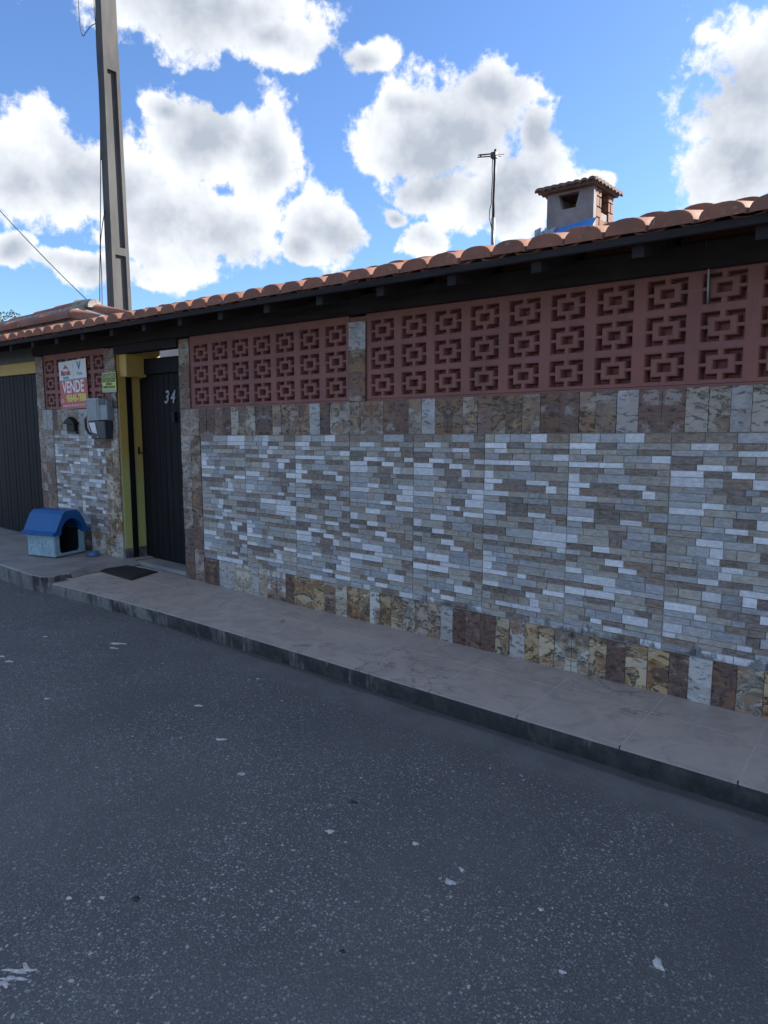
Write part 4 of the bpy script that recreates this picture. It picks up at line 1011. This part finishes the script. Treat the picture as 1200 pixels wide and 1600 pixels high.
for row in range(6):          # moulded bricks on the long side and on the front cheeks
    zz = .014+row*.044; y = .004-(.05 if row % 2 else 0)
    while y < DL-.01:
        w_ = rng.choice((.075, .095, .11)); ya, yb = max(y, .004), min(y+w_, DL-.004)
        if yb-ya > .02 and rng.random() < .85:
            mb = MB(); mb.box(-.007*rng.uniform(.5, 1.1), .0, ya+.003, yb-.003, zz+.003, zz+.041); mb.build('moulded_brick', 'pale_plastic', WALLS, bevel=.002, seg=1)
        y += w_
    for xa, xb in ((.004, .055-.012*(row % 2)), (DW-.055+.012*(row % 2), DW-.004)):
        mb = MB(); mb.box(xa, xb, -.006, .0, zz+.003, zz+.041); mb.build('moulded_brick', 'pale_plastic', WALLS, bevel=.002, seg=1)
# roof: gambrel-like shell with thick eaves; front fascia follows the arch
RP = [(-.058, .245), (-.058, .268), (-.014, .288), (.04, .39), (.085, .465), (.125, .50), (DW-.125, .50), (DW-.085, .465), (DW-.04, .39), (DW+.014, .288), (DW+.058, .268), (DW+.058, .245)]
mb = MB(); yf, yb = -.045, DL+.035
F_ = [mb.vert((x, yf, z)) for x, z in RP]; B_ = [mb.vert((x, yb, z)) for x, z in RP]
for i in range(len(RP)-1): mb.face((F_[i], F_[i+1], B_[i+1], B_[i]))
inn = [(.0, .245), (AX-AR-.012, .245)]
k = 14
for i in range(0, k+1): a = math.pi*(1-i/k); inn.append((AX+(AR+.012)*math.cos(a), AZ+.012+(AR*1.12+.01)*math.sin(a)))
inn += [(AX+AR+.012, .245), (DW, .245)]
# front fascia polygon between outer profile and the arch: quads by matching resampled outlines
def resample(pts, n):
    ds = [0]
    for p, q in zip(pts, pts[1:]): ds.append(ds[-1]+math.dist(p, q))
    out = []
    for i in range(n+1):
        t = ds[-1]*i/n
        for j in range(len(pts)-1):
            if ds[j+1] >= t-1e-9:
                u = (t-ds[j])/max(ds[j+1]-ds[j], 1e-9); out.append((pts[j][0]+(pts[j+1][0]-pts[j][0])*u, pts[j][1]+(pts[j+1][1]-pts[j][1])*u)); break
    return out
o_ = resample(RP, 40); i_ = resample(inn, 40)
O1 = [mb.vert((x, yf, z)) for x, z in o_]; I1 = [mb.vert((x, yf, z)) for x, z in i_]; I2 = [mb.vert((x, .022, z)) for x, z in i_]
for j in range(40): mb.face((I1[j], I1[j+1], O1[j+1], O1[j])); mb.face((I2[j], I2[j+1], I1[j+1], I1[j]))
mb.face([B_[j] for j in range(len(RP)-1, -1, -1)])
mb.poly([(-.058, yf, .245), (.0, yf, .245), (.0, yb, .245), (-.058, yb, .245)]); mb.poly([(DW, yf, .245), (DW+.058, yf, .245), (DW+.058, yb, .245), (DW, yb, .245)])
mb.build('roof', 'blue_plastic', dog)
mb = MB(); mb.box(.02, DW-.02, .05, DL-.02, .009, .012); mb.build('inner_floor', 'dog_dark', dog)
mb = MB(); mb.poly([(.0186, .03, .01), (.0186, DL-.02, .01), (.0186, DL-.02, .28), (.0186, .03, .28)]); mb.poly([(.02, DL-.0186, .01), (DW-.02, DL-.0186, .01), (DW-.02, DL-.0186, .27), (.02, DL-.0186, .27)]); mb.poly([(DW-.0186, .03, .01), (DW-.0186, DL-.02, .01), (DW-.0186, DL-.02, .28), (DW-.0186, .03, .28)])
mb.build('inner_shade', 'dog_dark', dog)  # dark sheets inside the pale walls: the hollow's shade put into colour

bc = onZ(146, 868, DZ); bw = thing('feeding_bowl', 'small round blue pet bowl on the slab beside the kennel', 'bowl', (bc.x, bc.y, DZ+.002))
mb = MB(); mb.lathe([(.0, 0), (.075, 0), (.072, .01), (.06, .045), (.056, .047), (.052, .043), (.045, .014), (0, .012)], 0, 0, 24); mb.build('bowl_body', 'bowl_blue', bw)

mtc = [onZ(146, 889, .122), onZ(205, 906, .122), onZ(246, 893, .122), onZ(190, 881, .122)]
mat_ = thing('doormat', 'dark brown fibre doormat lying on the pavement before the street door', 'doormat', (sum(p.x for p in mtc)/4, sum(p.y for p in mtc)/4, PZ))
mb = MB(); n = 10; ids = {}
base = Vector(mat_.location)
for i in range(n+1):
    for j in range(n+1):
        p = mtc[0].lerp(mtc[1], i/n).lerp(mtc[3].lerp(mtc[2], i/n), j/n); e = 0 if 0 < i < n and 0 < j < n else 1
        ids[i, j] = mb.vert((p.x-base.x, p.y-base.y, (.016 if not e else .008)+random.uniform(-.0015, .0015)+(.012 if i == 0 and j == 0 else 0)))
for i in range(n):
    for j in range(n): mb.face((ids[i, j], ids[i+1, j], ids[i+1, j+1], ids[i, j+1]), 0, True)
rim = [(i, 0) for i in range(n+1)]+[(n, j) for j in range(1, n+1)]+[(i, n) for i in range(n-1, -1, -1)]+[(0, j) for j in range(n-1, 0, -1)]
low = {k_: mb.vert((mb.v[ids[k_]][0], mb.v[ids[k_]][1], .002)) for k_ in rim}
for a, b in zip(rim, rim[1:]+rim[:1]): mb.face((ids[b], ids[a], low[a], low[b]))
mb.build('mat_pile', 'mat_fibre', mat_)
mb = MB(); Q = [Vector((p.x-base.x, p.y-base.y, .004)) for p in mtc]; Q = [q*1.03 for q in Q]
mb.poly([(q.x, q.y, .006) for q in Q]); 
for a, b in zip(Q, Q[1:]+Q[:1]): mb.poly([(a.x, a.y, .0015), (b.x, b.y, .0015), (b.x, b.y, .006), (a.x, a.y, .006)])
mb.build('rubber_border', 'black_rubber', mat_)
